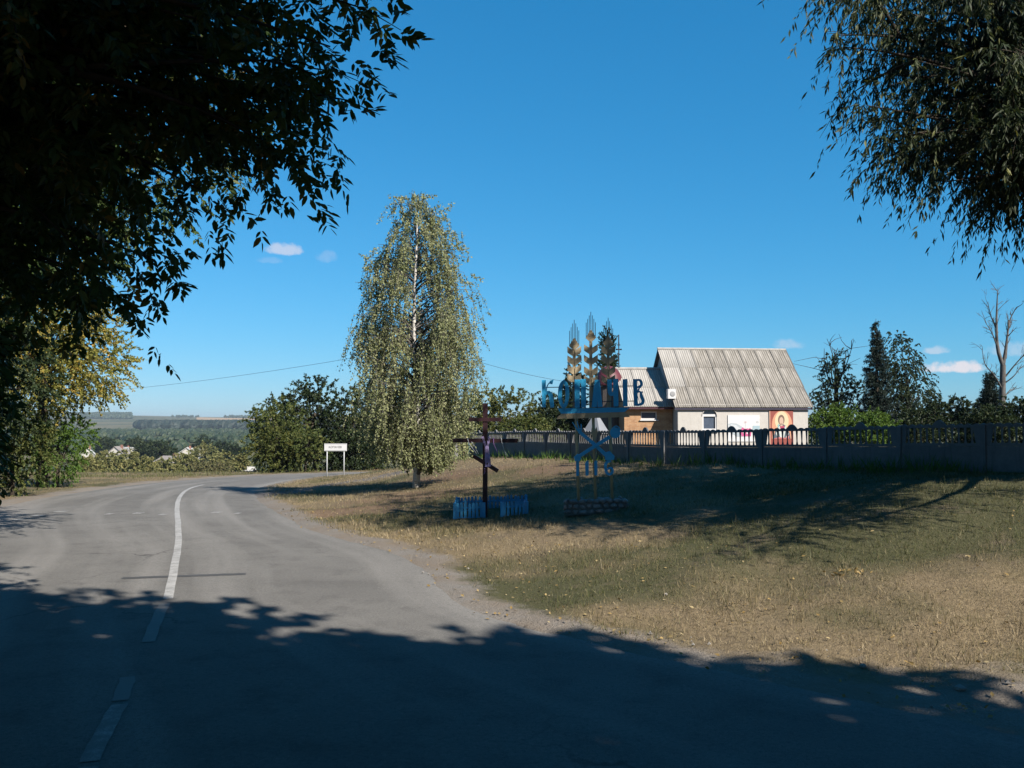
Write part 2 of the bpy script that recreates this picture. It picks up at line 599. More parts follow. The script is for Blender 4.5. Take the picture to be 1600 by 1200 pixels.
def turf(x, y):
    """how green the mown grass is, 0 straw .. 1 green"""
    g = vnoise(x * .22, y * .30, 20) * .6 + vnoise(x * .8, y * .8, 21) * .4
    far = .8 * sstep(1.5, 6.5, x + (vnoise(x * .6, y * .6, 23) - .5) * 4) * sstep(9.5, 13, y + (vnoise(x * .5, y * .5, 25) - .5) * 3) * sstep(24, 19, y)
    near = .5 * np.exp(-((x + .1) / 1.3) ** 2 - ((y - 12.4) / 1.1) ** 2) + .25 * (vnoise(x * 2.3, y * 2.3, 24) - .5)
    return np.clip(sstep(.35, .75, g) * .55 + .12 + far + near, 0, 1)


def build_ground():
    ny, nx = GX.shape
    mb = MB()
    idx = np.arange(ny * nx).reshape(ny, nx)
    f = np.stack([idx[:-1, :-1], idx[:-1, 1:], idx[1:, 1:], idx[1:, :-1]], -1).reshape(-1, 4)
    mb.add(np.stack([GX, GY, GZ], -1).reshape(-1, 3), f)
    o = struct('ground', mb, ground_material(), 'dry mown grass bank and verges falling away to the valley', smooth=True)
    s = sdist(GX, GY, RE); sl = -sdist(GX, GY, LE)
    d = np.maximum(s, sl)
    nearright = sstep(2.0, 6.0, GX) * sstep(13, 7, GY)
    verge = np.clip(1 - d / (1.05 + 2.6 * nearright), 0, 1)
    verge = np.where(sl > 0, np.clip(1 - sl / 1.6, 0, 1), verge)
    pth = np.array([hit(392, 776)[:2], hit(470, 764)[:2], hit(560, 752)[:2], hit(612, 742)[:2]])
    pd = np.abs(sdist(GX, GY, pth))
    path = np.clip(1.3 - pd / 1.1, 0, 1)
    fld = sstep(110, 260, np.hypot(GX, GY))
    soil = np.zeros_like(fld)
    for (px, py, rx, ry) in SOIL:
        h = hit(px, py); soil = np.maximum(soil, np.exp(-(((GX - h[0]) / rx) ** 2 + ((GY - h[1]) / ry) ** 2)))
    tf = o.data.attributes.new('turf', 'FLOAT', 'POINT')
    tf.data.foreach_set('value', turf(GX, GY).ravel().astype(np.float32))
    c = np.stack([verge, path, fld, soil], -1).reshape(-1, 4).astype(np.float32)
    at = o.data.attributes.new('mask', 'FLOAT_COLOR', 'POINT')
    at.data.foreach_set('color', c.ravel())
    return o


build_ground()


def resample(poly, n):
    d = np.concatenate([[0], np.cumsum(np.linalg.norm(np.diff(poly, axis=0), axis=1))])
    t = np.linspace(0, d[-1], n)
    return np.stack([np.interp(t, d, poly[:, k]) for k in range(poly.shape[1])], 1)


def smooth_poly(poly, it=2):
    for _ in range(it):
        q = [poly[0]]
        for a, b in zip(poly[:-1], poly[1:]):
            q += [a * .75 + b * .25, a * .25 + b * .75]
        poly = np.array(q + [poly[-1]])
    return poly


def asphalt_material():
    m, t, bs, out = new_mat('worn_asphalt')
    co = t.n('ShaderNodeTexCoord').outputs['Object']
    uv = t.n('ShaderNodeAttribute', attribute_name='lane')
    sp = t.n('ShaderNodeSeparateColor'); t.l(uv.outputs['Color'], sp.inputs[0])
    across, along, apron = sp.outputs[0], sp.outputs[1], sp.outputs[2]
    big = t.noise(co, .35, 4, .6)
    mid = t.noise(co, 1.7, 5, .65)
    fine = t.noise(co, 45, 3, .7)
    grit = t.noise(co, 160, 2, .6)
    col = t.mix(t.rng(big, .35, .65), (.185, .178, .166), (.235, .226, .21))
    col = t.mix(t.math('MULTIPLY', t.rng(mid, .50, .70), .65), col, (.135, .13, .122))
    # polished wheel tracks
    cv = t.n('ShaderNodeCombineXYZ')
    t.l(t.math('MULTIPLY', across, 9), cv.inputs[0]); t.l(t.math('MULTIPLY', along, .6), cv.inputs[1])
    tr = t.noise(cv.outputs[0], 1.0, 3, .5)
    col = t.mix(t.math('MULTIPLY', t.rng(tr, .46, .66), .8), col, (.30, .288, .268))
    # dusty apron, with grey scuffs, on the left side of the bend
    cv2 = t.n('ShaderNodeCombineXYZ')
    t.l(t.math('MULTIPLY', across, 26), cv2.inputs[0]); t.l(t.math('MULTIPLY', along, 1.6), cv2.inputs[1])
    sc = t.noise(cv2.outputs[0], 1.5, 4, .6)
    ap = t.rng(t.math('ADD', apron, t.math('MULTIPLY', t.math('SUBTRACT', mid, .5), .5)), .35, .75)
    col = t.mix(t.math('MULTIPLY', ap, .75), col, (.32, .30, .275))
    col = t.mix(t.math('MULTIPLY', t.math('MULTIPLY', t.rng(sc, .62, .70), ap), .5), col, (.38, .37, .35))
    # cracks
    wp = t.n('ShaderNodeVectorMath', operation='ADD')
    t.l(co, wp.inputs[0])
    nz = t.n('ShaderNodeTexNoise'); nz.inputs['Scale'].default_value = 1.3; nz.inputs['Detail'].default_value = 4
    t.l(co, nz.inputs['Vector'])
    sv = t.n('ShaderNodeVectorMath', operation='SCALE'); sv.inputs['Scale'].default_value = .9
    t.l(nz.outputs['Color'], sv.inputs[0]); t.l(sv.outputs[0], wp.inputs[1])
    vo = t.n('ShaderNodeTexVoronoi', feature='DISTANCE_TO_EDGE'); vo.inputs['Scale'].default_value = .42
    t.l(wp.outputs[0], vo.inputs['Vector'])
    ck = t.math('MULTIPLY', t.rng(vo.outputs['Distance'], .012, .002), t.rng(t.noise(co, .23, 3, .5), .54, .68))
    col = t.mix(t.math('MULTIPLY', ck, .7), col, (.045, .043, .042))
    spk = t.noise(co, 26, 4, .75)
    col = t.mix(t.math('MULTIPLY', t.rng(spk, .5, .72), .55), col, (.10, .098, .094))
    col = t.mix(t.math('MULTIPLY', t.rng(spk, .42, .25), .5), col, (.36, .35, .33))
    gcol = t.mix(t.rng(grit, .3, .7), (.72, .72, .72), (1.28, 1.27, 1.25))
    col = t.mix(1.0, col, gcol, 'MULTIPLY')
    t.l(t.mix(1.0, col, (ALB * .98, ALB * .985, ALB * 1.0), 'MULTIPLY'), bs.inputs['Base Color'])
    t.l(t.rng(fine, .3, .7, .72, .95), bs.inputs['Roughness'])
    bs.inputs['Specular IOR Level'].default_value = .08
    bump(t, bs, t.math('ADD', t.math('MULTIPLY', fine, .6), grit), .5, .012)
    return m


ASPHALT = asphalt_material()
RS = resample(smooth_poly(RE[1:-1]), 420)
LS = resample(smooth_poly(LE[1:-1]), 420)


def build_road():
    # pair every right-edge point with its own left-edge point, by share of arc length between matched stations
    st_r = np.array([0, .085, .20, .30, .45, .62, .72, 1.0]); st_l = st_r
    keyR = [(16, -12), (5.8, 5.3), (-1.6, 15.6), (-6.2, 24), (-10.9, 44), (-6.5, 59.5), (12, 64), (60, 70)]
    keyL = [(-5.5, -10), (-7.0, 5.3), (-10.4, 17), (-14.3, 24.5), (-16.8, 42), (-8, 63.0), (12, 69), (60, 76)]
    ir = [int(np.argmin(((RS - k) ** 2).sum(1))) for k in keyR]
    il = [int(np.argmin(((LS - k) ** 2).sum(1))) for k in keyL]
    rows = []
    for k in range(len(ir) - 1):
        n = max(6, int(max(ir[k + 1] - ir[k], il[k + 1] - il[k])))
        for q in range(n):
            a = q / n
            fr = ir[k] + a * (ir[k + 1] - ir[k]); fl = il[k] + a * (il[k + 1] - il[k])
            r = np.array([np.interp(fr, np.arange(len(RS)), RS[:, j]) for j in range(2)])
            l = np.array([np.interp(fl, np.arange(len(LS)), LS[:, j]) for j in range(2)])
            rows.append((l, r))
    nc = 25
    V, lane = [], []
    dist = 0; prev = None
    for l, r in rows:
        c = (l + r) / 2
        if prev is not None: dist += np.linalg.norm(c - prev)
        prev = c
        for k in range(nc):
            w = k / (nc - 1)
            w2 = -.03 + w * 1.06
            if k >= nc - 3: w2 += (k - nc + 4) / 3 * ((float(vnoise(r[0] * 1.3, r[1] * 1.3, 31)) - .5) * .045 + (float(vnoise(r[0] * 4, r[1] * 4, 32)) - .5) * .025)
            p = l + (r - l) * w2
            crown = .03 * (1 - (2 * w - 1) ** 2)
            V.append((p[0], p[1], float(zroad(p[1])) + crown - .018 + (0 if 0 < k < nc - 1 else -.05)))
            apr = sstep(-2.7, -5.0, p[0] - (-.405 * p[1] + .6)) * sstep(14, 19, p[1]) * sstep(56, 44, p[1])
            lane.append((w, dist / 10, float(apr), 1))
    n = len(rows)
    idx = np.arange(n * nc).reshape(n, nc)
    f = np.stack([idx[:-1, :-1], idx[:-1, 1:], idx[1:, 1:], idx[1:, :-1]], -1).reshape(-1, 4)
    mb = MB(); mb.add(V, f)
    o = struct('road', mb, ASPHALT, 'worn grey asphalt road bending to the right', smooth=True)
    at = o.data.attributes.new('lane', 'FLOAT_COLOR', 'POINT')
    at.data.foreach_set('color', np.array(lane, np.float32).ravel())
    return np.array(V).reshape(n, nc, 3)


ROADV = build_road()
_rp = ROADV.reshape(-1, 3)


def zr1(x, y):
    d = ((_rp[:, 0] - x) ** 2 + (_rp[:, 1] - y) ** 2)
    i = np.argsort(d)[:4]
    w = 1 / (d[i] + 1e-4)
    return float((_rp[i, 2] * w).sum() / w.sum())


def paint_material():
    m, t, bs, out = new_mat('worn_white_paint')
    co = t.n('ShaderNodeTexCoord').outputs['Object']
    n1 = t.noise(co, 5, 5, .7); n2 = t.noise(co, 60, 3, .7)
    w = t.n('ShaderNodeAttribute', attribute_name='rnd')
    f = t.math('ADD', t.math('ADD', t.math('MULTIPLY', n1, .6), t.math('MULTIPLY', n2, .4)), w.outputs['Fac'])
    col = t.mix(t.rng(f, .40, .62), (.29, .286, .275), (.125, .122, .115))
    t.l(col, bs.inputs['Base Color'])
    bs.inputs['Roughness'].default_value = .8
    return m


PAINT = paint_material()


def strip(mb, pts, width, wear, lift=.006, jag=0.0, rng=None):
    pts = np.asarray(pts, float)
    tg = nrm(np.gradient(pts, axis=0)); nr = np.stack([tg[:, 1], -tg[:, 0]], 1)
    V = []
    for p, q in zip(pts, nr):
        j = (rng.uniform(-jag, jag) if rng is not None else 0)
        a, b = p - q * (width / 2 + j), p + q * (width / 2 - j)
        V += [(a[0], a[1], zr1(*a) + lift), (b[0], b[1], zr1(*b) + lift)]
    f = np.array([(2 * i, 2 * i + 1, 2 * i + 3, 2 * i + 2) for i in range(len(pts) - 1)])
    mb.add(V, f, np.full(len(f), wear))


def build_markings():
    rg = random.Random(4)
    def ln(pix, n):
        q = np.array([hit(*p)[:2] for p in pix])
        return resample(smooth_poly(q, 2), n)
    mb = MB()
    strip(mb, ln([(262, 938), (269, 905), (276, 872), (279.5, 840), (278, 815), (276, 795), (279, 780), (287, 769), (300, 762), (318, 758)], 60), .125, -.02, rng=rg, jag=.006)
    struct('road_marking', mb, PAINT, 'solid white centre line curving round the bend')
    for pix, wear in ([[(232, 1006), (243, 975), (257, 946)], .18], [[(187, 1100), (197, 1075), (200, 1062)], .20], [[(140, 1196), (160, 1150), (186, 1104)], .10],
                      [[(120, 1240), (128, 1222), (137, 1202)], .14]):
        mb = MB(); strip(mb, ln(pix, 12), .135, wear, rng=rg, jag=.008)
        struct('road_marking', mb, PAINT, 'worn dash of the white centre line')
    for (x, y, w) in ((171, 804, 5), (216, 803, 7), (255, 805, 6), (339, 801, 7), (372, 802, 4), (60, 806, 9), (95, 800, 10), (30, 812, 8)):
        a = hit(x - w, y)[:2]; b = hit(x + w, y)[:2]
        mb = MB(); strip(mb, np.linspace(a, b, 5), .34, .07, rng=rg, jag=.06)
        struct('road_marking', mb, PAINT, 'faded white paint remnant across the road')
    tar = simple('tar_seal', (.075, .072, .068), (.10, .095, .09), 4, .7)
    mb = MB(); strip(mb, np.linspace(hit(190, 906)[:2], hit(384, 898)[:2], 26), .17, 0, lift=.004, rng=rg, jag=.012)
    struct('road_patch', mb, tar, 'dark tar seam across the road')


build_markings()

# ------------------------------------------------------------------ trees
def bez(a, b, c, n):
    t = np.linspace(0, 1, n)[:, None]
    return (1 - t) ** 2 * np.asarray(a) + 2 * t * (1 - t) * np.asarray(b) + t * t * np.asarray(c)


def spray_leaves(mb, rg, base, dirs, tone, twig_len, per, ll, lw, droop=.3, six=False, spread=1.0, compound=0):
    """leaves along short twigs that start at base and run along dirs"""
    N = len(base)
    dirs = nrm(dirs)
    L = twig_len * rg.uniform(.5, 1.15, N)
    t = rg.uniform(.1, 1.0, (N, per))
    pos = base[:, None, :] + dirs[:, None, :] * (L[:, None] * t)[..., None]
    pos[..., 2] -= droop * L[:, None] * t * t
    side = nrm(rg.normal(size=(N, per, 3)))
    ax = nrm(dirs[:, None, :] * .55 + side * spread * .8 + np.array([0, 0, -droop * 1.4]))
    nm = nrm(rg.normal(size=(N, per, 3)) * .6 + np.array([0, 0, .8]))
    pos = pos.reshape(-1, 3); ax = ax.reshape(-1, 3); nm = nm.reshape(-1, 3)
    tn = np.repeat(tone, per)
    if compound:
        k = compound
        sd = nrm(np.cross(ax, nm))
        P_, A_, N_, T_ = [], [], [], []
        for q in range(k):
            if q == 0:
                P_.append(pos + ax * ll * 1.1); A_.append(ax)
            else:
                s = 1 if q % 2 else -1
                along = .25 + .45 * ((q - 1) // 2)
                P_.append(pos + ax * ll * along + sd * s * ll * .05); A_.append(nrm(ax * .55 + sd * s * .9 + np.array([0, 0, -.35])))
            N_.append(nm + rg.normal(size=nm.shape) * .25); T_.append(tn)
        pos = np.concatenate(P_); ax = np.concatenate(A_); nm = np.concatenate(N_); tn = np.concatenate(T_)
    M = len(pos)
    at = np.clip(tn * .6 + rg.uniform(0, 1, M) ** 1.5 * .5, 0, 1)
    sc = rg.uniform(.65, 1.2, M)
    mb.leaves(pos, ax, nm, ll * sc, lw * sc, at, six)


def blob_points(rg, blobs, n, shell=.45):
    vol = np.array([b[3] * b[4] * b[5] for b in blobs]) ** .8
    k = rg.choice(len(blobs), n, p=vol / vol.sum())
    b = np.array(blobs)[k]
    d = nrm(rg.normal(size=(n, 3)))
    r = (shell + (1 - shell) * rg.uniform(0, 1, n) ** .6)[:, None]
    return b[:, :3] + d * r * b[:, 3:], d, k


def broadleaf(name, label, cat, base, blobs, trunk_h, trunk_r, n_spray, per, twig, ll, lw, lmat, seed, droop=.3, bark=None, limbs=14, group=None, lean=(0, 0), tone_dark=0.0, spread=1.0, dead=0):
    rg = np.random.default_rng(seed)
    n_spray = int(n_spray * 1.6)
    if name != 'roadside_tree':
        ll, lw, per = ll * .8, lw * .8, int(per * 1.45)
    root = thing(name, label, cat, tuple(base), group=group)
    pts, d, k = blob_points(rg, blobs, n_spray)
    tone = np.clip(rg.uniform(0, 1, n_spray) ** 1.3 * .9 + d[:, 2] * .06, 0, 1)
    ctr = np.array([0, 0, np.mean([b[2] for b in blobs])])
    dirs = nrm(d * .8 + rg.normal(size=d.shape) * .45 + np.array([0, 0, .1]))
    mb = MB(); spray_leaves(mb, rg, pts, dirs, tone, twig, per, ll, lw, droop, spread=spread)
    tb = MB()
    top = np.array([lean[0], lean[1], trunk_h])
    q = bez((0, 0, -.3), (lean[0] * .2, lean[1] * .2, trunk_h * .5), top, 7)
    q[1:-1] += rg.normal(size=(5, 3)) * trunk_r * .25
    tb.tube(q, np.linspace(trunk_r * 1.25, trunk_r * .45, 7), 8)
    sel = rg.choice(n_spray, min(limbs * 3, n_spray), replace=False)
    for j, i in enumerate(sel):
        t0 = rg.uniform(.45, 1.0)
        a = q[int(t0 * 6)]
        if j >= limbs:
            e = a + (pts[i] - a) * .9; r0 = trunk_r * .18
        else:
            e = pts[i]; r0 = trunk_r * .38
        mid = (a + e) / 2 + np.array([0, 0, .12 * np.linalg.norm(e - a)])
        tb.tube(bez(a, mid, e, 6), np.linspace(r0, r0 * .18, 6), 5, cap=False)
    for _ in range(dead):
        a = q[-1]; e = blobs[0][:3] + np.array([rg.normal() * blobs[0][3] * .7, rg.normal() * .5, blobs[0][5] * rg.uniform(1.0, 1.45)])
        mid = (a + e) / 2 + rg.normal(size=3) * .4
        bz = bez(a, mid, e, 7); tb.tube(bz, np.linspace(trunk_r * .3, .015, 7), 5, cap=False)
        for w in range(3):
            s = bz[rg.integers(3, 6)]; tb.tube(bez(s, s + rg.normal(size=3) * .3 + [0, 0, .3], s + np.array([rg.normal() * .8, rg.normal() * .3, rg.uniform(.3, 1.1)]), 4), np.linspace(.03, .008, 4), 4, cap=False)
    part('trunk', tb, bark or BARK, root, smooth=True)
    part('crown', mb, lmat, root)
    return root


def bough_tree(name, label, base, boughs, trunk_top, trunk_r, lmat, seed, twigs, twig_len, per, ll, lw, droop, compound=0, six=False, arch=.18, fol=(.3, 1.0), bark=None, tw_droop=0.0, up_from=.45, secondary=0):
    """a tree whose boughs end at given world points; every bough carries leafy twigs"""
    rg = np.random.default_rng(seed)
    base = np.array(base, float)
    root = thing(name, label, 'tree', tuple(base))
    top = np.array(trunk_top, float) - base
    q = bez((0, 0, -.3), (top[0] * .15, top[1] * .15, top[2] * .55), top, 9)
    tb = MB(); tb.tube(q, np.linspace(trunk_r * 1.2, trunk_r * .3, 9), 9)
    lv = MB()
    B, D, T = [], [], []
    for tip in boughs:
        e = np.array(tip, float) - base
        zt = np.clip((e[2] - .25 * np.linalg.norm(e[:2])) / max(top[2], .1), up_from, .97) + rg.uniform(-.05, .03)
        a = np.array([np.interp(zt, np.linspace(0, 1, 9), q[:, j]) for j in range(3)])
        ln = np.linalg.norm(e - a)
        mid = a + (e - a) * .55 + np.array([0, 0, arch * ln]) + rg.normal(size=3) * .08 * ln
        bz = bez(a, mid, e, 12)
        r0 = min(trunk_r * .55, .012 + ln * .011)
        tb.tube(bz, np.linspace(r0, .006, 12), 5, cap=False)
        stems = [(bz, 1.0)]
        for s2 in range(secondary):
            s = bz[rg.integers(4, 10)]
            d = nrm(nrm(e - a) * .7 + rg.normal(size=3) * .6); l2 = min(ln * rg.uniform(.12, .24), 1.3); d[2] = max(d[2], -.15)
            b2 = bez(s, s + d * l2 * .5 + [0, 0, .05 * l2], s + d * l2 + [0, 0, -.1 * l2], 6)
            tb.tube(b2, np.linspace(r0 * .4, .004, 6), 4, cap=False)
            stems.append((b2, .45))
        for bzz, share in stems:
            nt = max(3, int(twigs * share))
            tt = rg.uniform(fol[0], fol[1], nt) if share == 1.0 else rg.uniform(.2, 1, nt)
            tt[:2] = 1.0
            for t in tt:
                i = t * (len(bzz) - 1); i0 = min(int(i), len(bzz) - 2)
                p = bzz[i0] + (bzz[i0 + 1] - bzz[i0]) * (i - i0)
                dd = nrm(nrm(bzz[-1] - bzz[i0]) * .7 + rg.normal(size=3) * .75 + np.array([0, 0, -tw_droop]))
                if t == 1.0: dd = nrm(bzz[-1] - bzz[-2] + rg.normal(size=3) * .25)
                B.append(p); D.append(dd); T.append(rg.uniform(0, 1) ** 1.4)
    B, D, T = np.array(B), np.array(D), np.array(T)
    sel = rg.choice(len(B), min(700, len(B)), replace=False)
    for i in sel:
        e = B[i] + D[i] * twig_len * .8; e[2] -= droop * twig_len * .6
        tb.tube(np.array([B[i], (B[i] + e) / 2 + [0, 0, .03], e]), [.008, .006, .003], 3, cap=False)
    spray_leaves(lv, rg, B, D, T, twig_len, per, ll, lw, droop, six, compound=compound)
    part('trunk', tb, bark or BARK, root, smooth=True)
    part('crown', lv, lmat, root)
    return root


rgm = np.random.default_rng(11)
# near box elder on the left, hanging over the road
tips = [P(p[0] - 80, p[1] - 45, p[2]) for p in [
    (628, 8, 5.6), (600, 42, 6.0), (560, 20, 6.4), (596, 118, 5.8), (560, 90, 6.6), (572, 192, 6.1), (540, 150, 6.7), (500, 275, 6.3), (470, 240, 6.9), (520, 215, 7.2),
    (400, 345, 6.3), (430, 300, 7.0), (340, 330, 7.2), (322, 452, 6.6), (290, 440, 7.2), (250, 492, 7.0), (200, 470, 7.4), (300, 380, 7.8), (150, 470, 7.6), (100, 500, 7.3),
    (60, 560, 7.2), (30, 640, 7.0), (10, 700, 6.8), (20, 665, 7.6), (20, 600, 8.0), (0, 700, 6.4), (70, 510, 8.4), (20, 560, 6.6)]]
tips += [P(*p) for p in [(-82, 560, 6.5), (-60, 520, 6.8), (-35, 540, 7.4), (-70, 610, 7.2), (-50, 640, 8.0), (-90, 640, 6.2), (-60, 660, 6.6), (-100, 640, 6.0), (0, 420, 6.4), (10, 450, 8.2), (-40, 470, 5.8), (40, 240, 12.5), (90, 160, 13.5), (0, 200, 14.5), (110, 90, 12.5), (60, 120, 15)]]
for _ in range(62):
    x = rgm.uniform(-60, 560); lim = np.interp(x, [-60, 80, 250, 330, 420, 500, 560], [620, 520, 440, 400, 300, 220, 130])
    tips.append(P(x - 60, rgm.uniform(-120, lim - 30), rgm.uniform(5.6, 9.5)))
for _ in range(34):                                     # the crown goes on above the frame
    tips.append(np.array([rgm.uniform(-8.5, -1.0), rgm.uniform(3.0, 9.5), rgm.uniform(6.5, 11.5)]))
for _ in range(44):                                     # unseen boughs added above the viewer to block skylight from the road
    tips.append(np.array([rgm.uniform(-6.0, 1.6), rgm.uniform(-1.0, 5.0), rgm.uniform(6.6, 10.0)]))
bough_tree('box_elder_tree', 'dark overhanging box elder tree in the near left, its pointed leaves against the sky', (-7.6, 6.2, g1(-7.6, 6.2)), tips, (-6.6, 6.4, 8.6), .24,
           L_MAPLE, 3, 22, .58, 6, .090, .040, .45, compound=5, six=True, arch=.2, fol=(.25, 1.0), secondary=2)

# willow on the right, trunk outside the frame
tips = [P(p[0] + 55, p[1] - 105, p[2]) for p in [
    (1203, 62, 12.8), (1225, 15, 13.2), (1245, 110, 13), (1250, 160, 13.4), (1262, 178, 12.8), (1290, 60, 14), (1300, 195, 13.4), (1330, 240, 13), (1325, 290, 13.5), (1320, 355, 13.2),
    (1345, 320, 12.9), (1372, 330, 13.6), (1418, 390, 12.7), (1400, 350, 13.3), (1450, 350, 13.0), (1490, 345, 13.4), (1540, 320, 12.6), (1575, 300, 13), (1600, 320, 13),
    (1350, 130, 14.4), (1380, 200, 12.4), (1430, 260, 13), (1470, 180, 14), (1330, 30, 15), (1400, 60, 12.2), (1500, 290, 13.8), (1560, 250, 14), (1530, 180, 12),
    (1300, 270, 12.8), (1330, 290, 13.2), (1365, 310, 12.9), (1400, 330, 13.4), (1440, 310, 12.7), (1310, 220, 13.3), (1380, 270, 13.6), (1480, 300, 13.2)]]
for _ in range(44):
    x = rgm.uniform(1240, 1700); lim = np.interp(x, [1240, 1330, 1420, 1700], [150, 300, 350, 330])
    tips.append(P(x + 55, rgm.uniform(-170, lim - 105), rgm.uniform(12.0, 16.5)))
for _ in range(34):
    y_ = rgm.uniform(13, 20); x_ = rgm.uniform(.62 * y_, 18)
    tips.append(np.array([x_, y_, rgm.uniform(6 if x_ > .72 * y_ else 9, 13)]))
for _ in range(16):
    tips.append(np.array([rgm.uniform(8.6, 12), rgm.uniform(8, 11.5), rgm.uniform(9.5, 13.5)]))
for _ in range(14):
    tips.append(np.array([rgm.uniform(7.7, 9.4), rgm.uniform(9, 11.4), rgm.uniform(4.8, 7.6)]))
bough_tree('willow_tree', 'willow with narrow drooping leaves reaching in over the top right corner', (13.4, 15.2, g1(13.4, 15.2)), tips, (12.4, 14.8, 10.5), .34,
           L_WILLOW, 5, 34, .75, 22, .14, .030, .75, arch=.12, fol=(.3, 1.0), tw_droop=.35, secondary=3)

# roadside trees behind the camera, only their shade falls into the picture
def shade_tree(x, y, cx, cy, cz, rx, ry, rz, label, seed, n=900):
    bl = [(cx - x, cy - y, cz, rx, ry, rz), (cx - x + rx * .5, cy - y - ry * .4, cz - rz * .25, rx * .6, ry * .6, rz * .6), (cx - x - rx * .5, cy - y + ry * .3, cz + rz * .15, rx * .6, ry * .6, rz * .55)]
    broadleaf('roadside_tree', label, 'tree', (x, y, g1(x, y)), bl, cz - rz * .3, .28, n, 30, 1.2, .30, .20, L_DARK, seed, lean=((cx - x) * .6, (cy - y) * .6), group='tall trees beside the road behind the viewer')


shade_tree(7.6, -2.2, 2.3, -1.8, 9.2, 5.2, 4.9, 3.3, 'tall roadside tree overhanging the road beside the viewer', 21, 1300)
shade_tree(10.5, -3.8, 9.1, -3.1, 9.0, 4.1, 3.5, 3.4, 'tall roadside tree on the right, nearest the viewer', 30, 1100)
shade_tree(14.5, -5.0, 14.1, -6.6, 7.4, 4.4, 4.2, 4.6, 'tall roadside tree on the right behind the viewer', 22)
shade_tree(21, -9.5, 21.8, -11.8, 6.8, 4.6, 4.6, 4.6, 'tall roadside tree furthest behind the viewer on the right', 23)
shade_tree(2.5, -9.0, 2.5, -8.0, 10.0, 5.0, 4.5, 5.0, 'tall roadside tree straight behind the viewer', 24)
shade_tree(-7.5, -3.5, -4.5, -2.5, 9.6, 5.2, 5.0, 4.6, 'unseen tree added on the left behind the viewer to block skylight', 26, 1300)  # added to cut skylight on the foreground road
shade_tree(-12.5, 3.0, -11.5, 3.0, 7.5, 4.2, 4.5, 5.5, 'unseen leafy tree added outside the left edge to block skylight', 28, 1000)  # extra occluder, put in to deepen the shade on the near road
broadleaf('box_elder_tree', 'second dark box elder standing behind the near one at the left edge', 'tree', (-13.0, 13.6, g1(-13.0, 13.6)),
          [(3.2, 0, 7.0, 3.6, 3.6, 2.9), (1.0, .4, 8.6, 3.2, 3.2, 2.6), (4.6, -.5, 6.2, 2.4, 2.6, 1.9), (6.0, 1.0, 7.6, 2.2, 2.4, 1.8), (3.4, 3.2, 6.8, 2.5, 2.5, 2.0)], 6.2, .26, 1900, 30, .9, .14, .065, L_MAPLE, 29, lean=(1.6, 0), limbs=20)
shade_tree(10.5, -12.0, 9.5, -11.0, 9.0, 5.0, 4.5, 5.5, 'unseen tree added far behind the viewer to block skylight', 27)  # added out of view to darken the foreground shade
shade_tree(18.2, 14.6, 17.4, 14.3, 6.6, 3.7, 3.6, 3.8, 'leafy tree outside the right edge next to the willow', 31, 800)
shade_tree(21.5, 13.0, 21.0, 13.0, 7.6, 3.6, 3.6, 4.6, 'leafy tree outside the right edge shading the concrete fence', 25, 700)

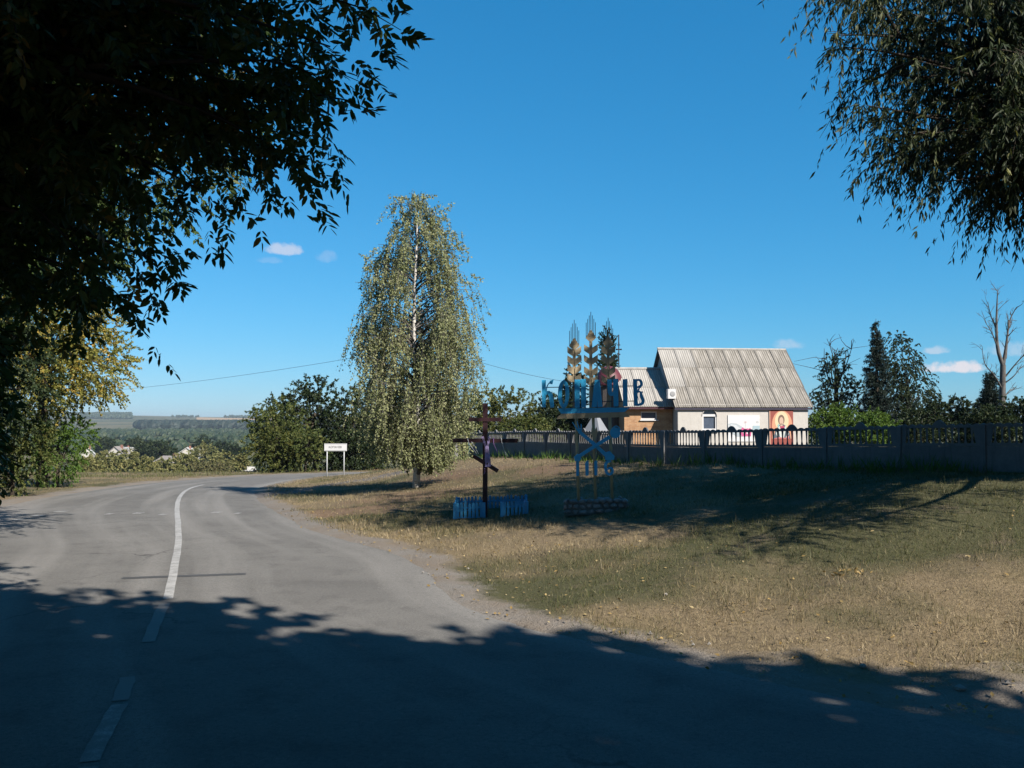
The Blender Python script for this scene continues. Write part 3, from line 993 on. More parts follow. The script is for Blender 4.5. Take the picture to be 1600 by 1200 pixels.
# birch
def birch(base, H, prof, seed):
    rg = np.random.default_rng(seed)
    root = thing('birch_tree', 'tall weeping birch with white trunk standing alone on the bank', 'tree', tuple(base))
    n = 14
    z = np.linspace(-.2, H * .94, n)
    q = np.stack([np.sin(z * .9) * .05 - .006 * z, np.cos(z * .7) * .04, z], 1)
    tb = MB(); tb.tube(q, np.interp(z, [0, .25, 1, H], [.135, .115, .105, .015]), 9)
    def trunk(zz): return np.array([np.interp(zz, z, q[:, j]) for j in range(3)])
    lim = MB(); lv = MB()
    B, Dn, Ln, T = [], [], [], []
    for k in range(270):
        z0 = H * rg.uniform(.06, .93) ** 1.25 if k > 60 else H * rg.uniform(.08, .93)
        az = rg.uniform(0, 2 * math.pi)
        if z0 > H * .5 and math.sin(az) < -.3 and rg.uniform() < .3: continue
        zt = min(H * .99, z0 + rg.uniform(.5, 1.5) * (1 - z0 / H * .6))
        side = np.cos(az)
        rad = np.interp(zt / H, prof[0], prof[1] if side < 0 else prof[2]) * rg.uniform(.55, 1.0) * (.80 + .32 * float(vnoise(az * 1.4 + 3, zt * 1.1, 41)))
        e = np.array([math.cos(az) * rad, math.sin(az) * rad, zt])
        a = trunk(z0)
        mid = a + (e - a) * .5 + np.array([0, 0, .35])
        bz = bez(a, mid, e, 8)
        lim.tube(bz, np.linspace(.03 * (1 - z0 / H) + .012, .005, 8), 5, cap=False)
        tone = rg.uniform(0, 1)
        for w in range(int(rg.integers(6, 11) * np.interp(z0 / H, [0, .55, 1], [1.1, 1.0, .45]))):
            t = rg.uniform(.4, 1.0); i = t * 7; i0 = min(int(i), 6)
            s = bz[i0] + (bz[i0 + 1] - bz[i0]) * (i - i0) + rg.normal(size=3) * .08
            B.append(s); Dn.append(np.array([math.cos(az) * .22 + rg.normal() * .16, math.sin(az) * .22 + rg.normal() * .16, -1]))
            Ln.append(rg.uniform(.5, 1.0) * np.interp(zt / H, [.1, .35, .75, 1.0], [1.2, 1.9, 1.25, .7])); T.append(tone * .6 + rg.uniform(0, .4))
    for k in range(46):                                  # short wispy shoots up at the top
        z0 = H * rg.uniform(.62, .98); a = trunk(z0); az = rg.uniform(0, 6.28)
        rad = np.interp(z0 / H, prof[0], prof[1]) * rg.uniform(.2, .95)
        B.append(a + np.array([math.cos(az) * rad, math.sin(az) * rad, rg.uniform(-.1, .3)])); Dn.append(np.array([math.cos(az) * .5, math.sin(az) * .5, rg.uniform(-.9, .5)])); Ln.append(rg.uniform(.3, .7)); T.append(.6)
    B, Dn, Ln, T = np.array(B), nrm(np.array(Dn)), np.array(Ln), np.array(T)
    keep = B[:, 2] - Ln > .55
    low = B[:, 2] - Ln <= .55
    Ln[low] = np.maximum(B[low, 2] - rg.uniform(.5, 1.0, low.sum()), .25)
    for i in range(len(B)):
        ts = np.linspace(0, 1, 4)[:, None]
        dd = Dn[i] * Ln[i]
        pts = B[i] + dd * ts + np.array([1, 0, 0]) * (np.sin(ts * 3 + i) * .04)
        lim.tube(pts, [.006, .005, .004, .002], 3, cap=False)
    per = 46
    t = rg.uniform(0.02, 1, (len(B), per))
    pos = B[:, None, :] + Dn[:, None, :] * (Ln[:, None] * t)[..., None]
    pos = pos + rg.normal(size=pos.shape) * .035
    pos[..., 0] += np.sin(t * 3 + np.arange(len(B))[:, None]) * .04
    ax = nrm(rg.normal(size=pos.shape) * .6 + np.array([0, 0, -.8]))
    nm = nrm(rg.normal(size=pos.shape))
    M = pos.shape[0] * per
    at = np.clip(np.repeat(T, per) * .55 + rg.uniform(0, 1, M) * .45, 0, 1)
    sc = rg.uniform(.7, 1.25, M)
    lv.leaves(pos.reshape(-1, 3), ax.reshape(-1, 3), nm.reshape(-1, 3), .066 * sc, .050 * sc, at)
    tr = part('trunk', tb, BIRCHBARK, root, smooth=True)
    part('limb', lim, BARK_GREY, root, smooth=True)
    part('crown', lv, L_BIRCH, root)
    return root


bp = hit(650, 764)
SB = bp[1] / FPX
HB = (764 - 284) * SB
birch(bp, HB, ([.0, .12, .25, .35, .45, .55, .65, .75, .83, .90, .95, 1.0],
               [c * SB for c in (20, 60, 92, 106, 108, 112, 110, 92, 66, 44, 27, 8)],
               [c * SB for c in (20, 58, 90, 106, 118, 124, 114, 94, 72, 42, 24, 8)]), 8)


def tree_px(name, label, cat, px, base_py, Y, top_py, halfw, lmat, seed, n=260, per=22, twig=.7, ll=.17, lw=.11, blobs=None, group=None, trunk_r=.16, crown_from=.15, limbs=14, droop=.3, gzv=None, dead=0, bark=None):
    """tree standing at distance Y; sizes measured in the photograph"""
    x = P(px, 655, Y)[0]
    z0 = g1(x, Y) if gzv is None else gzv
    ztop = P(px, top_py, Y)[2]
    H = ztop - z0
    w = halfw * Y / FPX
    c0 = H * crown_from
    if blobs is None:
        rg = random.Random(seed)
        bl = [(0, 0, c0 + (H - c0) * .5, w * .8, w * .8, (H - c0) * .5)]
        for k in range(6):
            a = k * 1.05 + rg.uniform(-.3, .3); rr = rg.uniform(.45, .6)
            hz = rg.uniform(.25, .75)
            bl.append((math.cos(a) * w * .6, math.sin(a) * w * .6, c0 + (H - c0) * hz, w * rr, w * rr, (H - c0) * rg.uniform(.22, .32)))
    else:
        bl = [(bx * w, by * w, c0 + (H - c0) * bz, brx * w, brx * w, brz * (H - c0)) for bx, by, bz, brx, brz in blobs]
    return broadleaf(name, label, cat, (x, Y, z0), bl, c0 + (H - c0) * .6, trunk_r, n, per, twig, ll, lw, lmat, seed, group=group, limbs=limbs, droop=droop, dead=dead, bark=bark)


# left side: trees and bushes beyond the box elder
tree_px('roadside_maple', 'sunlit tree with yellowing orange-tinged leaves beyond the dark box elder on the left', 'tree', 66, 740, 37, 400, 128, L_YEL, 31, n=1250, per=26, twig=.8, ll=.14, lw=.085, trunk_r=.2, crown_from=.28)
tree_px('roadside_maple', 'shaded green tree at the left edge behind the hanging box elder boughs', 'tree', -120, 760, 27, 330, 175, L_DARK, 32, n=800, per=26, twig=.9, ll=.15, lw=.09, trunk_r=.22, crown_from=.15)
tree_px('shrub', 'bright yellow-green shrub at the roadside under the yellowing tree', 'shrub', 92, 742, 37, 645, 46, L_BRIGHT, 33, n=260, per=24, twig=.5, ll=.11, lw=.07, trunk_r=.06, crown_from=.02)
tree_px('shrub', 'low dark green shrub left of the bright shrub at the roadside', 'shrub', 22, 760, 30, 660, 55, L_OLIVE, 34, n=220, per=24, twig=.5, ll=.12, lw=.07, trunk_r=.06, crown_from=.02)

# thicket at the bend
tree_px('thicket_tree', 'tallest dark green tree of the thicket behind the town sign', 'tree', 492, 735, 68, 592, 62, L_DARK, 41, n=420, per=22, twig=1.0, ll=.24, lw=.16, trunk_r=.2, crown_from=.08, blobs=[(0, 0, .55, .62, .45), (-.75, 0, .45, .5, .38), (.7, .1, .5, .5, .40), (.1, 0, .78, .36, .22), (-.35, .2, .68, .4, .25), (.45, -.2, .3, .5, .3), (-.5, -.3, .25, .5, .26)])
tree_px('thicket_tree', 'olive green bushy tree at the left end of the thicket by the bend', 'tree', 436, 735, 64, 622, 44, L_OLIVE, 42, n=300, per=22, twig=.9, ll=.22, lw=.14, trunk_r=.16, crown_from=.05)
tree_px('bush', 'yellow-green leafy bush at the left foot of the thicket by the bend', 'bush', 428, 735, 61, 660, 36, L_YG, 43, n=220, per=22, twig=.7, ll=.18, lw=.12, trunk_r=.08, crown_from=.02)
tree_px('bush', 'olive bush right of the yellow-green one, in front of the thicket', 'bush', 478, 735, 61, 672, 30, L_OLIVE, 44, n=180, per=22, twig=.7, ll=.18, lw=.12, trunk_r=.08, crown_from=.02)
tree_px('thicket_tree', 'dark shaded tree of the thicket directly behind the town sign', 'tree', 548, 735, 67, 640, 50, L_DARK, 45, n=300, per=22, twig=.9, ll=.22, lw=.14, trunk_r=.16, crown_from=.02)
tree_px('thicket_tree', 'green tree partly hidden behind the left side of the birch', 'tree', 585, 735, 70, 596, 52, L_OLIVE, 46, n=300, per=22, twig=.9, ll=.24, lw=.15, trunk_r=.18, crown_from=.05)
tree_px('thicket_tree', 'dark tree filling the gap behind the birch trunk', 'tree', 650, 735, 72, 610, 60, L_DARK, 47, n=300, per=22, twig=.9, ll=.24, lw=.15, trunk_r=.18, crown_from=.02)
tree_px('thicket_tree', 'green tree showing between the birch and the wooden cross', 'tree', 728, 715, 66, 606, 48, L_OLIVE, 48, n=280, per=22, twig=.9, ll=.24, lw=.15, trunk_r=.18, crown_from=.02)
# behind the cross and the letters
tree_px('garden_tree', 'yellow-green rounded tree behind the fence, right of the wooden cross', 'tree', 797, 700, 56, 608, 52, L_YG, 51, n=340, per=24, twig=.8, ll=.19, lw=.12, trunk_r=.15, crown_from=.02)
tree_px('garden_tree', 'dark green tree behind the first letter of the village sign', 'tree', 852, 700, 62, 612, 34, L_DARK, 52, n=240, per=22, twig=.8, ll=.2, lw=.13, trunk_r=.15, crown_from=.02)
tree_px('garden_tree', 'olive shrub behind the fence below the first letters of the village sign', 'tree', 828, 700, 52, 650, 38, L_OLIVE, 53, n=200, per=22, twig=.6, ll=.17, lw=.11, trunk_r=.1, crown_from=.02)
tree_px('garden_tree', 'dark tree behind the fence under the arrow board of the village sign', 'tree', 886, 700, 56, 622, 40, L_DARK, 54, n=260, per=22, twig=.7, ll=.18, lw=.12, trunk_r=.12, crown_from=.02)
tree_px('poplar_tree', 'narrow pointed evergreen behind the right wheat ear of the village sign', 'tree', 950, 690, 62, 512, 26, L_DARK, 55, n=620, per=24, twig=.45, ll=.15, lw=.09, trunk_r=.14, crown_from=.05,
        blobs=[(0, 0, .30, .95, .30), (0, 0, .55, .75, .25), (0, 0, .78, .45, .20), (0, 0, .93, .16, .12), (.45, 0, .5, .4, .15), (-.4, 0, .42, .5, .2)], droop=-.3)
tree_px('garden_tree', 'dark tree behind the left wheat ear of the village sign', 'tree', 893, 690, 64, 548, 26, L_DARK, 56, n=420, per=22, twig=.5, ll=.16, lw=.12, trunk_r=.13, crown_from=.05,
        blobs=[(0, 0, .3, .95, .32), (.15, 0, .6, .7, .28), (.3, 0, .85, .35, .16), (-.3, 0, .5, .5, .2)])

# right side, behind the fence
def spruce(px, Y, top_py, halfw, label, seed, gzv=None):
    rg = np.random.default_rng(seed)
    x = P(px, 655, Y)[0]; z0 = g1(x, Y); H = P(px, top_py, Y)[2] - z0; w = halfw * Y / FPX
    root = thing('spruce_tree', label, 'tree', (x, Y, z0))
    tb = MB(); tb.tube([(0, 0, -.2), (0, 0, H * .5), (0, 0, H)], [.16, .1, .012], 7)
    lv = MB(); B, D, T = [], [], []
    z = H * .08
    while z < H * .985:
        rad = w * (1 - z / H) ** 1.0 * rg.uniform(.75, 1.15) + .06
        nb = rg.integers(6, 10)
        for k in range(nb):
            az = rg.uniform(0, 6.283)
            o = np.array([math.cos(az), math.sin(az), 0])
            r1 = rad * rg.uniform(.7, 1.1)
            pts = np.array([[0, 0, z], o * r1 * .5 + [0, 0, z - .12 * r1], o * r1 + [0, 0, z - .12 * r1 + .06 * r1]])
            tb.tube(pts, [.025, .015, .005], 4, cap=False)
            m = max(3, int(r1 * 30))
            for t in rg.uniform(.15, 1, m):
                p = bez(*pts, 3)[0] * 0 + (pts[0] + (pts[2] - pts[0]) * t) + [0, 0, -.1 * r1 * math.sin(t * 3.1)]
                B.append(p); D.append(o * .7 + rg.normal(size=3) * .45 + [0, 0, -.15]); T.append(rg.uniform(0, 1))
        z += rg.uniform(.16, .30) * (H / 8)
    spray_leaves(lv, rg, np.array(B), np.array(D), np.array(T), .26, 10, .15, .04, .15)
    part('trunk', tb, BARK, root, smooth=True)
    part('crown', lv, L_SPRUCE, root)


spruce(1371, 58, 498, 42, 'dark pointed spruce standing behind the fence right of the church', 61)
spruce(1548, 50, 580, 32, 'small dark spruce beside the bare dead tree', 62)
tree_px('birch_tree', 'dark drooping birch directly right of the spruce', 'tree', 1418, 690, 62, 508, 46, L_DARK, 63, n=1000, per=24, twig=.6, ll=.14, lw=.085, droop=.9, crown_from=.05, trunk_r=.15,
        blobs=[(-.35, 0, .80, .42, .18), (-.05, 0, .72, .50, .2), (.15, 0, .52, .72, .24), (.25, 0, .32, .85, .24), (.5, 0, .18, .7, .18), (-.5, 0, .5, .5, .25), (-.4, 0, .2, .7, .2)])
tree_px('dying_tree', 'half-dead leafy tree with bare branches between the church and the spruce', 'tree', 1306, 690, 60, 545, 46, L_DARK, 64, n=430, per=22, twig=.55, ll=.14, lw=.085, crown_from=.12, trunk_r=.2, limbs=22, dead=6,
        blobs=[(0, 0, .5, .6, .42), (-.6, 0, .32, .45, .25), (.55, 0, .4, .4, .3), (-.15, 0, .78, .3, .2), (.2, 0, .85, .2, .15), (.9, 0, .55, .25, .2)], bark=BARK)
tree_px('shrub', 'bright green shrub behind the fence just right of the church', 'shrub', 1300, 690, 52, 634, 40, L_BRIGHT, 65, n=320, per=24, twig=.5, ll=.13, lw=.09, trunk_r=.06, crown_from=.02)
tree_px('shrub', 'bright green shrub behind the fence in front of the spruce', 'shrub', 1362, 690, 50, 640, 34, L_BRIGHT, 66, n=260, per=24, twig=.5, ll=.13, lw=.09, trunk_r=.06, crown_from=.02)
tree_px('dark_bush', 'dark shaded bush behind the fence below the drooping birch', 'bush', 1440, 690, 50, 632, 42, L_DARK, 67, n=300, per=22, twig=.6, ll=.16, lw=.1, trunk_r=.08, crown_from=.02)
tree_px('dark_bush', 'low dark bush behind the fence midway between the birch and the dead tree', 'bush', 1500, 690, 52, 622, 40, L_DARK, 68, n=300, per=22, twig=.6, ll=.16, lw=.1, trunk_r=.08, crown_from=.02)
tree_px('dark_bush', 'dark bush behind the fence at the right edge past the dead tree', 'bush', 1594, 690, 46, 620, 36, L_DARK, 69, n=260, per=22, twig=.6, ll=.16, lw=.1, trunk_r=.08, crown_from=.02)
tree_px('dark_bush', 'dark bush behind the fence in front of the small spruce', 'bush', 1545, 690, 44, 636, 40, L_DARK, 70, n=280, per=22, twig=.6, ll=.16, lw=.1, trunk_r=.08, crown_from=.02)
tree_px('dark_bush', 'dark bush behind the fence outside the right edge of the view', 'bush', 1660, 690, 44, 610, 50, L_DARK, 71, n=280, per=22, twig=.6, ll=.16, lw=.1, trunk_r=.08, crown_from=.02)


def dead_tree():
    rg = np.random.default_rng(77)
    Y = 48; x = P(1566, 655, Y)[0]; z0 = g1(x, Y)
    root = thing('dead_tree', 'tall bare dead tree with forked grey branches at the right', 'tree', (x, Y, z0))
    mb = MB(); s = Y / FPX
    def q(px, py, dy=0.0): return np.array([(px - 1566) * s, dy, P(px, py, Y)[2] - z0])
    def br(pts, r0, r1, tw=4):
        pts = np.array(pts); pts = resample(smooth_poly(pts, 2), 12)
        mb.tube(pts, np.linspace(r0, r1, 12), 6, cap=False)
        for _ in range(tw):
            i = rg.integers(4, 12); a = pts[i]
            d = nrm(pts[-1] - pts[0]) + rg.normal(size=3) * .5 + [0, 0, .25]; l = rg.uniform(.3, .9)
            e = a + nrm(d) * l
            mb.tube(bez(a, a + nrm(d) * l * .5 + rg.normal(size=3) * .07, e, 5), np.linspace(max(r1, .014), .006, 5), 4, cap=False)
            for _ in range(2):
                e2 = a + (e - a) * rg.uniform(.4, .8)
                mb.tube([e2, e2 + nrm(d + rg.normal(size=3) * .8) * l * .4], [.009, .004], 3, cap=False)
    br([q(1566, 700), q(1566, 640), q(1569, 570)], .20, .14, 0)
    br([q(1569, 572), q(1560, 545), q(1560, 500), q(1563, 455)], .11, .02, 12)
    br([q(1563, 456), q(1566, 450), q(1574, 445)], .018, .006, 0)
    br([q(1569, 572), q(1575, 540), q(1580, 500)], .10, .03, 11)
    br([q(1573, 560), q(1582, 520, .3), q(1590, 495, .5), q(1602, 478, .6)], .07, .02, 10)
    br([q(1560, 540), q(1548, 520, -.3), q(1535, 505, -.5)], .045, .012, 10)
    br([q(1562, 520), q(1555, 490, .3), q(1552, 470, .3)], .04, .01, 9)
    br([q(1571, 590), q(1590, 560, -.4), q(1606, 545, -.6)], .05, .015, 9)
    br([q(1568, 610), q(1550, 585, -.3), q(1534, 572, -.4), q(1531, 548, -.4)], .05, .014, 10)
    br([q(1569, 625), q(1580, 612, .3), q(1596, 604, .4)], .045, .015, 4)
    br([q(1569, 600), q(1582, 588, -.3), q(1592, 570, -.4)], .045, .012, 4)
    part('trunk', mb, BARK_GREY, root, smooth=True)


dead_tree()

# ------------------------------------------------------------------ valley: village, woods, fields
PLASTER_V = simple('village_plaster', (.62, .60, .55), (.50, .47, .43), 2, .8)
ROOF_V = simple('village_roof', (.36, .33, .31), (.28, .24, .22), 2, .8)
ROOF_R = simple('village_roof_red', (.34, .16, .11), (.26, .13, .10), 2, .8)
ROOF_W = simple('village_roof_pale', (.66, .65, .62), (.55, .54, .52), 2, .6)
PANE = simple('dark_glass', (.10, .13, .19), (.07, .09, .13), 3, .12, spec=.6, bumpk=0)


def zv(x, y): return float(gz(np.array([x]), np.array([y]), micro=False)[0])


def village_house(px, base_py, Y, w, h, d, rh, rot, roofm, label):
    x = P(px, 655, Y)[0]; z = zv(x, Y)
    root = thing('village_house', label, 'house', (x, Y, z), (0, 0, rot), group='houses of the village down in the valley')
    mb = MB(); mb.box((0, 0, h / 2 - .3), (w, d, h + .6))
    mb.prism([(-w / 2, h), (w / 2, h), (0, h + rh)], -d / 2, d / 2)
    part('wall', mb, PLASTER_V, root)
    mb = MB()
    ov = .4; k = rh / (w / 2)
    for s in (-1, 1):
        mb.prism([(0, h + rh + .02), (s * (w / 2 + ov), h - k * ov + .02), (s * (w / 2 + ov), h - k * ov + .2), (0, h + rh + .22)], -d / 2 - ov, d / 2 + ov)
    r = part('roof', mb, roofm, root)
    c = MB(); c.box((w * .15, d * .1, h + rh * .95), (.7, .7, 1.6)); part('chimney', c, ROOF_R, r)
    for s in (-.25, .25):
        f = MB(); f.box((s * w, -d / 2 - .03, h * .55), (1.2, .08, 1.3)); part('window', f, PANE, root)


village_house(293, 698, 330, 6.5, 2.8, 8, 2.2, .3, ROOF_W, 'white gabled house in the valley, left of the pair by the dark trees')
village_house(306, 695, 350, 8, 2.4, 7, 2.0, 1.3, ROOF_W, 'white long-roofed house in the valley, right of the pair by the dark trees')
village_house(186, 697, 330, 6, 2.8, 8, 2.6, .1, ROOF_V, 'small pale house with a steep grey gable in the valley')
village_house(199, 694, 345, 6, 2.8, 7, 2.0, 1.0, ROOF_W, 'small white house just right of the steep grey gable in the valley')
village_house(137, 697, 320, 5, 3, 6, 2.2, .4, ROOF_W, 'pale house leftmost in the valley beside the roadside shrub')
village_house(272, 712, 230, 8, 2.0, 6, 1.6, 1.2, ROOF_V, 'low pale roof among olive bushes below the dark trees in the valley')
village_house(385, 727, 150, 1.7, 1.0, 2.2, .6, 1.4, ROOF_W, 'low white shed beside the thicket at the bend')


def lumpy(mb, rg, c, r, h, tone):
    """one far tree crown, a lumpy shell of a few dozen faces"""
    n, m = 8, 5
    a = np.arange(n) * 2 * math.pi / n + rg.uniform(0, 1)
    prof = [(.55, 0), (.95, .25), (1.0, .5), (.72, .8), (.28, .98)]
    V = []
    for rr, zz in prof:
        k = rg.uniform(.75, 1.2, n)
        V.append(np.stack([c[0] + np.cos(a) * rr * r * k, c[1] + np.sin(a) * rr * r * k, np.full(n, c[2] - .3) + zz * h * rg.uniform(.9, 1.08, n)], 1))
    V = np.concatenate(V)
    f = [(i * n + k, i * n + (k + 1) % n, (i + 1) * n + (k + 1) % n, (i + 1) * n + k) for i in range(m - 1) for k in range(n)]
    f.append(tuple(range((m - 1) * n, m * n)))
    mb.add(V, np.array(f[:-1]), np.clip(tone + rg.normal(size=len(f) - 1) * .12, 0, 1))
    mb.add(V[(m - 1) * n:], np.array([f[-1]]) - (m - 1) * n, np.array([tone]))


def wood(name, label, n, xr, yr, size, lmat, seed, cond=None):
    rg = np.random.default_rng(seed)
    mb = MB()
    xs = rg.uniform(*xr, n); ys = rg.uniform(*yr, n)
    zz = gz(xs, ys, micro=False)
    for x, y, z in zip(xs, ys, zz):
        if cond is not None and not cond(x, y): continue
        s = rg.uniform(.7, 1.3)
        lumpy(mb, rg, (x, y, z), size * .55 * s, size * s, rg.uniform(0, .9))
    o = struct(name, mb, lmat, label, kind='stuff')
    o['category'] = 'woodland'
    return o


wood('village_woodland', 'hazy mid-green woodland and gardens filling the valley floor', 6500, (-800, 40), (430, 1300), 5.5, L_FAR, 91,
     lambda x, y: vnoise(x / 60, y / 90, 8) > .30)
wood('forest_belt', 'long dark forest belt across the far slope', 5000, (-850, -40), (1600, 1850), 14, L_BELT, 92, lambda x, y: x > -.44 * y + 40 and x < -.17 * y)
wood('ridge_woodland', 'far woodland on the left of the skyline ridge', 2600, (-1900, -1150), (2900, 3500), 12, L_FAR, 93, lambda x, y: x < -.425 * y)
wood('ridge_tree_line', 'thin line of trees along the far skyline', 800, (-1500, -200), (3450, 3700), 9, L_FAR, 94, lambda x, y: vnoise(x / 130, 0, 9) > .45)

wheat = simple('stubble_field', (.50, .34, .19), (.42, .28, .15), .01, .95, bumpk=0)
mb = MB()
fx = np.linspace(-.352, -.268, 16); fy = np.linspace(2750, 3350, 10)
V = [(u * y, y, float(gz(np.array([u * y]), np.array([y]), micro=False)[0]) + 1.6) for y in fy for u in fx]
idx = np.arange(len(V)).reshape(10, 16)
mb.add(V, np.stack([idx[:-1, :-1], idx[:-1, 1:], idx[1:, 1:], idx[1:, :-1]], -1).reshape(-1, 4))
struct('field', mb, wheat, 'orange stubble field on the far ridge')


def valley_tree(px, py_top, Y, halfw, lmat, label, seed, cat='tree', name='valley_tree'):
    x = P(px, 655, Y)[0]; z = zv(x, Y); H = max(P(px, py_top, Y)[2] - z, 1.0)
    w = halfw * Y / FPX
    rg = random.Random(seed)
    bl = [(0, 0, H * .5, w * .75, w * .7, H * .48)] + [(rg.uniform(-.6, .6) * w, rg.uniform(-.5, .5) * w, H * rg.uniform(.25, .7), w * .45, w * .45, H * .28) for _ in range(5)]
    sz = Y / 300
    broadleaf(name, label, cat, (x, Y, z), bl, H * .5, .2 * max(.5, sz), 170, 14, 1.9 * sz, .75 * sz, .55 * sz, lmat, seed, limbs=6, group='trees and bushes down in the valley')


VT = [(252, 688, 300, 28, L_DARK, 'large dark round tree in the middle of the valley', 'tree'), (226, 692, 305, 18, L_DARK, 'dark tree attached left of the large round one in the valley', 'tree'),
      (316, 682, 380, 17, L_DARK, 'dark tree behind the white houses in the valley', 'tree'), (346, 690, 330, 14, L_DARK, 'slim dark tree right of the white houses in the valley', 'tree'),
      (365, 694, 300, 16, L_DARK, 'dark tree next to the thicket in the valley', 'tree'), (210, 684, 420, 12, L_DARK, 'small dark tree behind the gabled houses in the valley', 'tree'),
      (165, 684, 400, 16, L_DARK, 'dark tree left of the gabled houses in the valley', 'tree'), (322, 694, 250, 26, L_VB, 'pale green tree right of the white houses in the valley', 'tree'),
      (350, 707, 200, 20, L_VB, 'rounded green bush near the right end of the valley bushes', 'bush'), (292, 709, 190, 22, L_VB, 'greyish green bush below the white houses', 'bush'),
      (165, 705, 150, 30, L_VB, 'olive bush on the slope right of the roadside shrub', 'bush'), (196, 703, 160, 26, L_VB, 'yellow-olive tall bush on the slope', 'bush'),
      (225, 713, 150, 24, L_VB, 'low olive bush on the slope below the dark round tree', 'bush'), (262, 717, 160, 24, L_VB, 'low green bush on the slope under the low pale roof', 'bush'),
      (140, 715, 110, 24, L_VB, 'green bush on the slope next to the roadside shrub', 'bush'), (330, 722, 130, 30, L_SEED, 'brownish dry thicket at the right of the slope', 'bush'),
      (378, 711, 150, 12, L_VB, 'small green bush left of the roadside thicket', 'bush')]
for i, (px, pt, Y, hw, lm, lab, cat) in enumerate(VT):
    valley_tree(px, pt, Y, hw, lm, lab, 100 + i, cat, 'valley_tree' if cat == 'tree' else 'valley_bush')

# ------------------------------------------------------------------ concrete fence
CONC = simple('fence_concrete', (.25, .248, .25), (.17, .17, .178), 5, .9, bumpk=.35, streak=((.10, .10, .10), .6), vary=.07)


def wavy_top(L, z0):
    pts = []
    n = 10
    for i in range(n * 6 + 1):
        x = -L / 2 + L * i / (n * 6)
        ph = (i % 6) / 6
        z = z0 + .045 * abs(math.sin(math.pi * (i / 6)))
        k = abs(x)
        if k < .13: z = z0 + .05 + .085 * math.cos(k / .13 * math.pi / 2) ** .9
        pts.append((x, z))
    return pts


def make_solid():
    mb = MB(); L = 1.9
    for i in range(6):                                   # horizontally ribbed slab
        z = .04 + i * .085
        mb.box((0, 0, z + .035), (L, .05, .07))
    mb.box((0, 0, .27), (L - .004, .034, .54))
    return mb.mesh('solid_panel', CONC)


def make_baluster():
    mb = MB(); L = 1.9
    mb.box((0, 0, .03), (L, .05, .06))
    mb.prism([(-L / 2, .40)] + [(x, z) for x, z in wavy_top(L, .44)] + [(L / 2, .40)], -.026, .026)
    nb = 11
    for i in range(nb):
        x = -L / 2 + .20 + (L - .40) * i / (nb - 1)
        prof = [(.030, 0), (.028, .02), (.012, .09), (.018, .22), (.024, .30), (.028, .36)]
        pts = [(x - w, .055 + z) for w, z in prof] + [(x + w, .055 + z) for w, z in prof[::-1]]
        mb.prism(pts, -.009, .009)
    for s in (-1, 1):
        mb.prism([(s * L / 2, .05), (s * (L / 2 - .11), .05), (s * (L / 2 - .17), .41), (s * L / 2, .41)], -.02, .02)
    return mb.mesh('baluster_panel', CONC)


def make_post():
    mb = MB(); w = .055
    mb.box((0, 0, .355), (2 * w, 2 * w, 1.29))
    v = [(-w, -w, 1.0), (w, -w, 1.0), (w, w, 1.0), (-w, w, 1.0), (0, 0, 1.03)]
    mb.add(v, [(0, 1, 4), (1, 2, 4), (2, 3, 4), (3, 0, 4)])
    return mb.mesh('post', CONC)


ME_SOLID, ME_BAL, ME_POST = make_solid(), make_baluster(), make_post()


def fence(pts, zs, label):
    root = thing('concrete_fence', label, 'fence', (pts[0][0], pts[0][1], zs[0]))
    o0 = np.array([pts[0][0], pts[0][1], zs[0]])
    for i, (p, z) in enumerate(zip(pts, zs)):
        d = np.array(pts[min(i + 1, len(pts) - 1)]) - np.array(pts[max(i - 1, 0)])
        an = math.atan2(d[1], d[0])
        tilt = (0, 0, an) if not i % 4 == 3 else (0, R(1.6), an)
        part('post', ME_POST, None, root, loc=tuple(np.array([p[0], p[1], z]) - o0), rot=tilt)
        if i + 1 < len(pts):
            q = np.array(pts[i + 1]); c = (np.array(p) + q) / 2; zz = (z + zs[i + 1]) / 2
            an = math.atan2(q[1] - p[1], q[0] - p[0]); L = np.linalg.norm(q - np.array(p))
            for nm, me, dz in (('solid_panel', ME_SOLID, 0), ('baluster_panel', ME_BAL, .545)):
                ob = part(nm, me, None, root, loc=tuple(np.array([c[0], c[1], zz + dz]) - o0), rot=(0, math.atan2(-(zs[i + 1] - z), L) * .6, an))
                ob.scale = ((L - .1) / 1.9, 1, 1)


fa = [(-1.85 + 2 * k * math.cos(R(-67)), 40.75 + 2 * k * math.sin(R(-67))) for k in range(9)]
j = (5.36, 25.1)
fb = [(.95 * (5.69 + 2 * k * math.cos(R(-52))), .95 * (26.5 + 2 * k * math.sin(R(-52)))) for k in range(1, 9)]
pa = fa + [j]
def fz(y): return float(np.interp(y, [10, 19.2, 23.7, 25.1, 31.5, 35.2, 40.75], [1.42, 1.29, 1.12, 1.07, .96, .92, .76]))
fence(pa, [fz(p[1]) for p in pa], 'far run of grey concrete baluster fence, behind the wooden cross and village sign')
fence([(j[0] + .01, j[1] - .01)] + fb, [fz(p[1]) for p in [j] + fb], 'near run of grey concrete baluster fence, below the church wall at right')

pil = thing('gate_pillar', 'short pale concrete gate pillar at the left end of the fence', 'pillar', (-2.35, 40.9, .45))
mb = MB(); mb.box((0, 0, .58), (.5, .34, 1.16)); mb.box((0, 0, 1.19), (.58, .42, .08)); part('pillar_body', mb, simple('pale_concrete', (.34, .33, .31), (.26, .25, .24), 5, .9, bumpk=.3), pil)
mb = MB(); mb.box((.17, -.185, .58), (.09, .06, 1.1)); part('gate_hinge_post', mb, simple('red_brown_metal', (.14, .045, .035), (.09, .03, .025), 5, .6), pil)

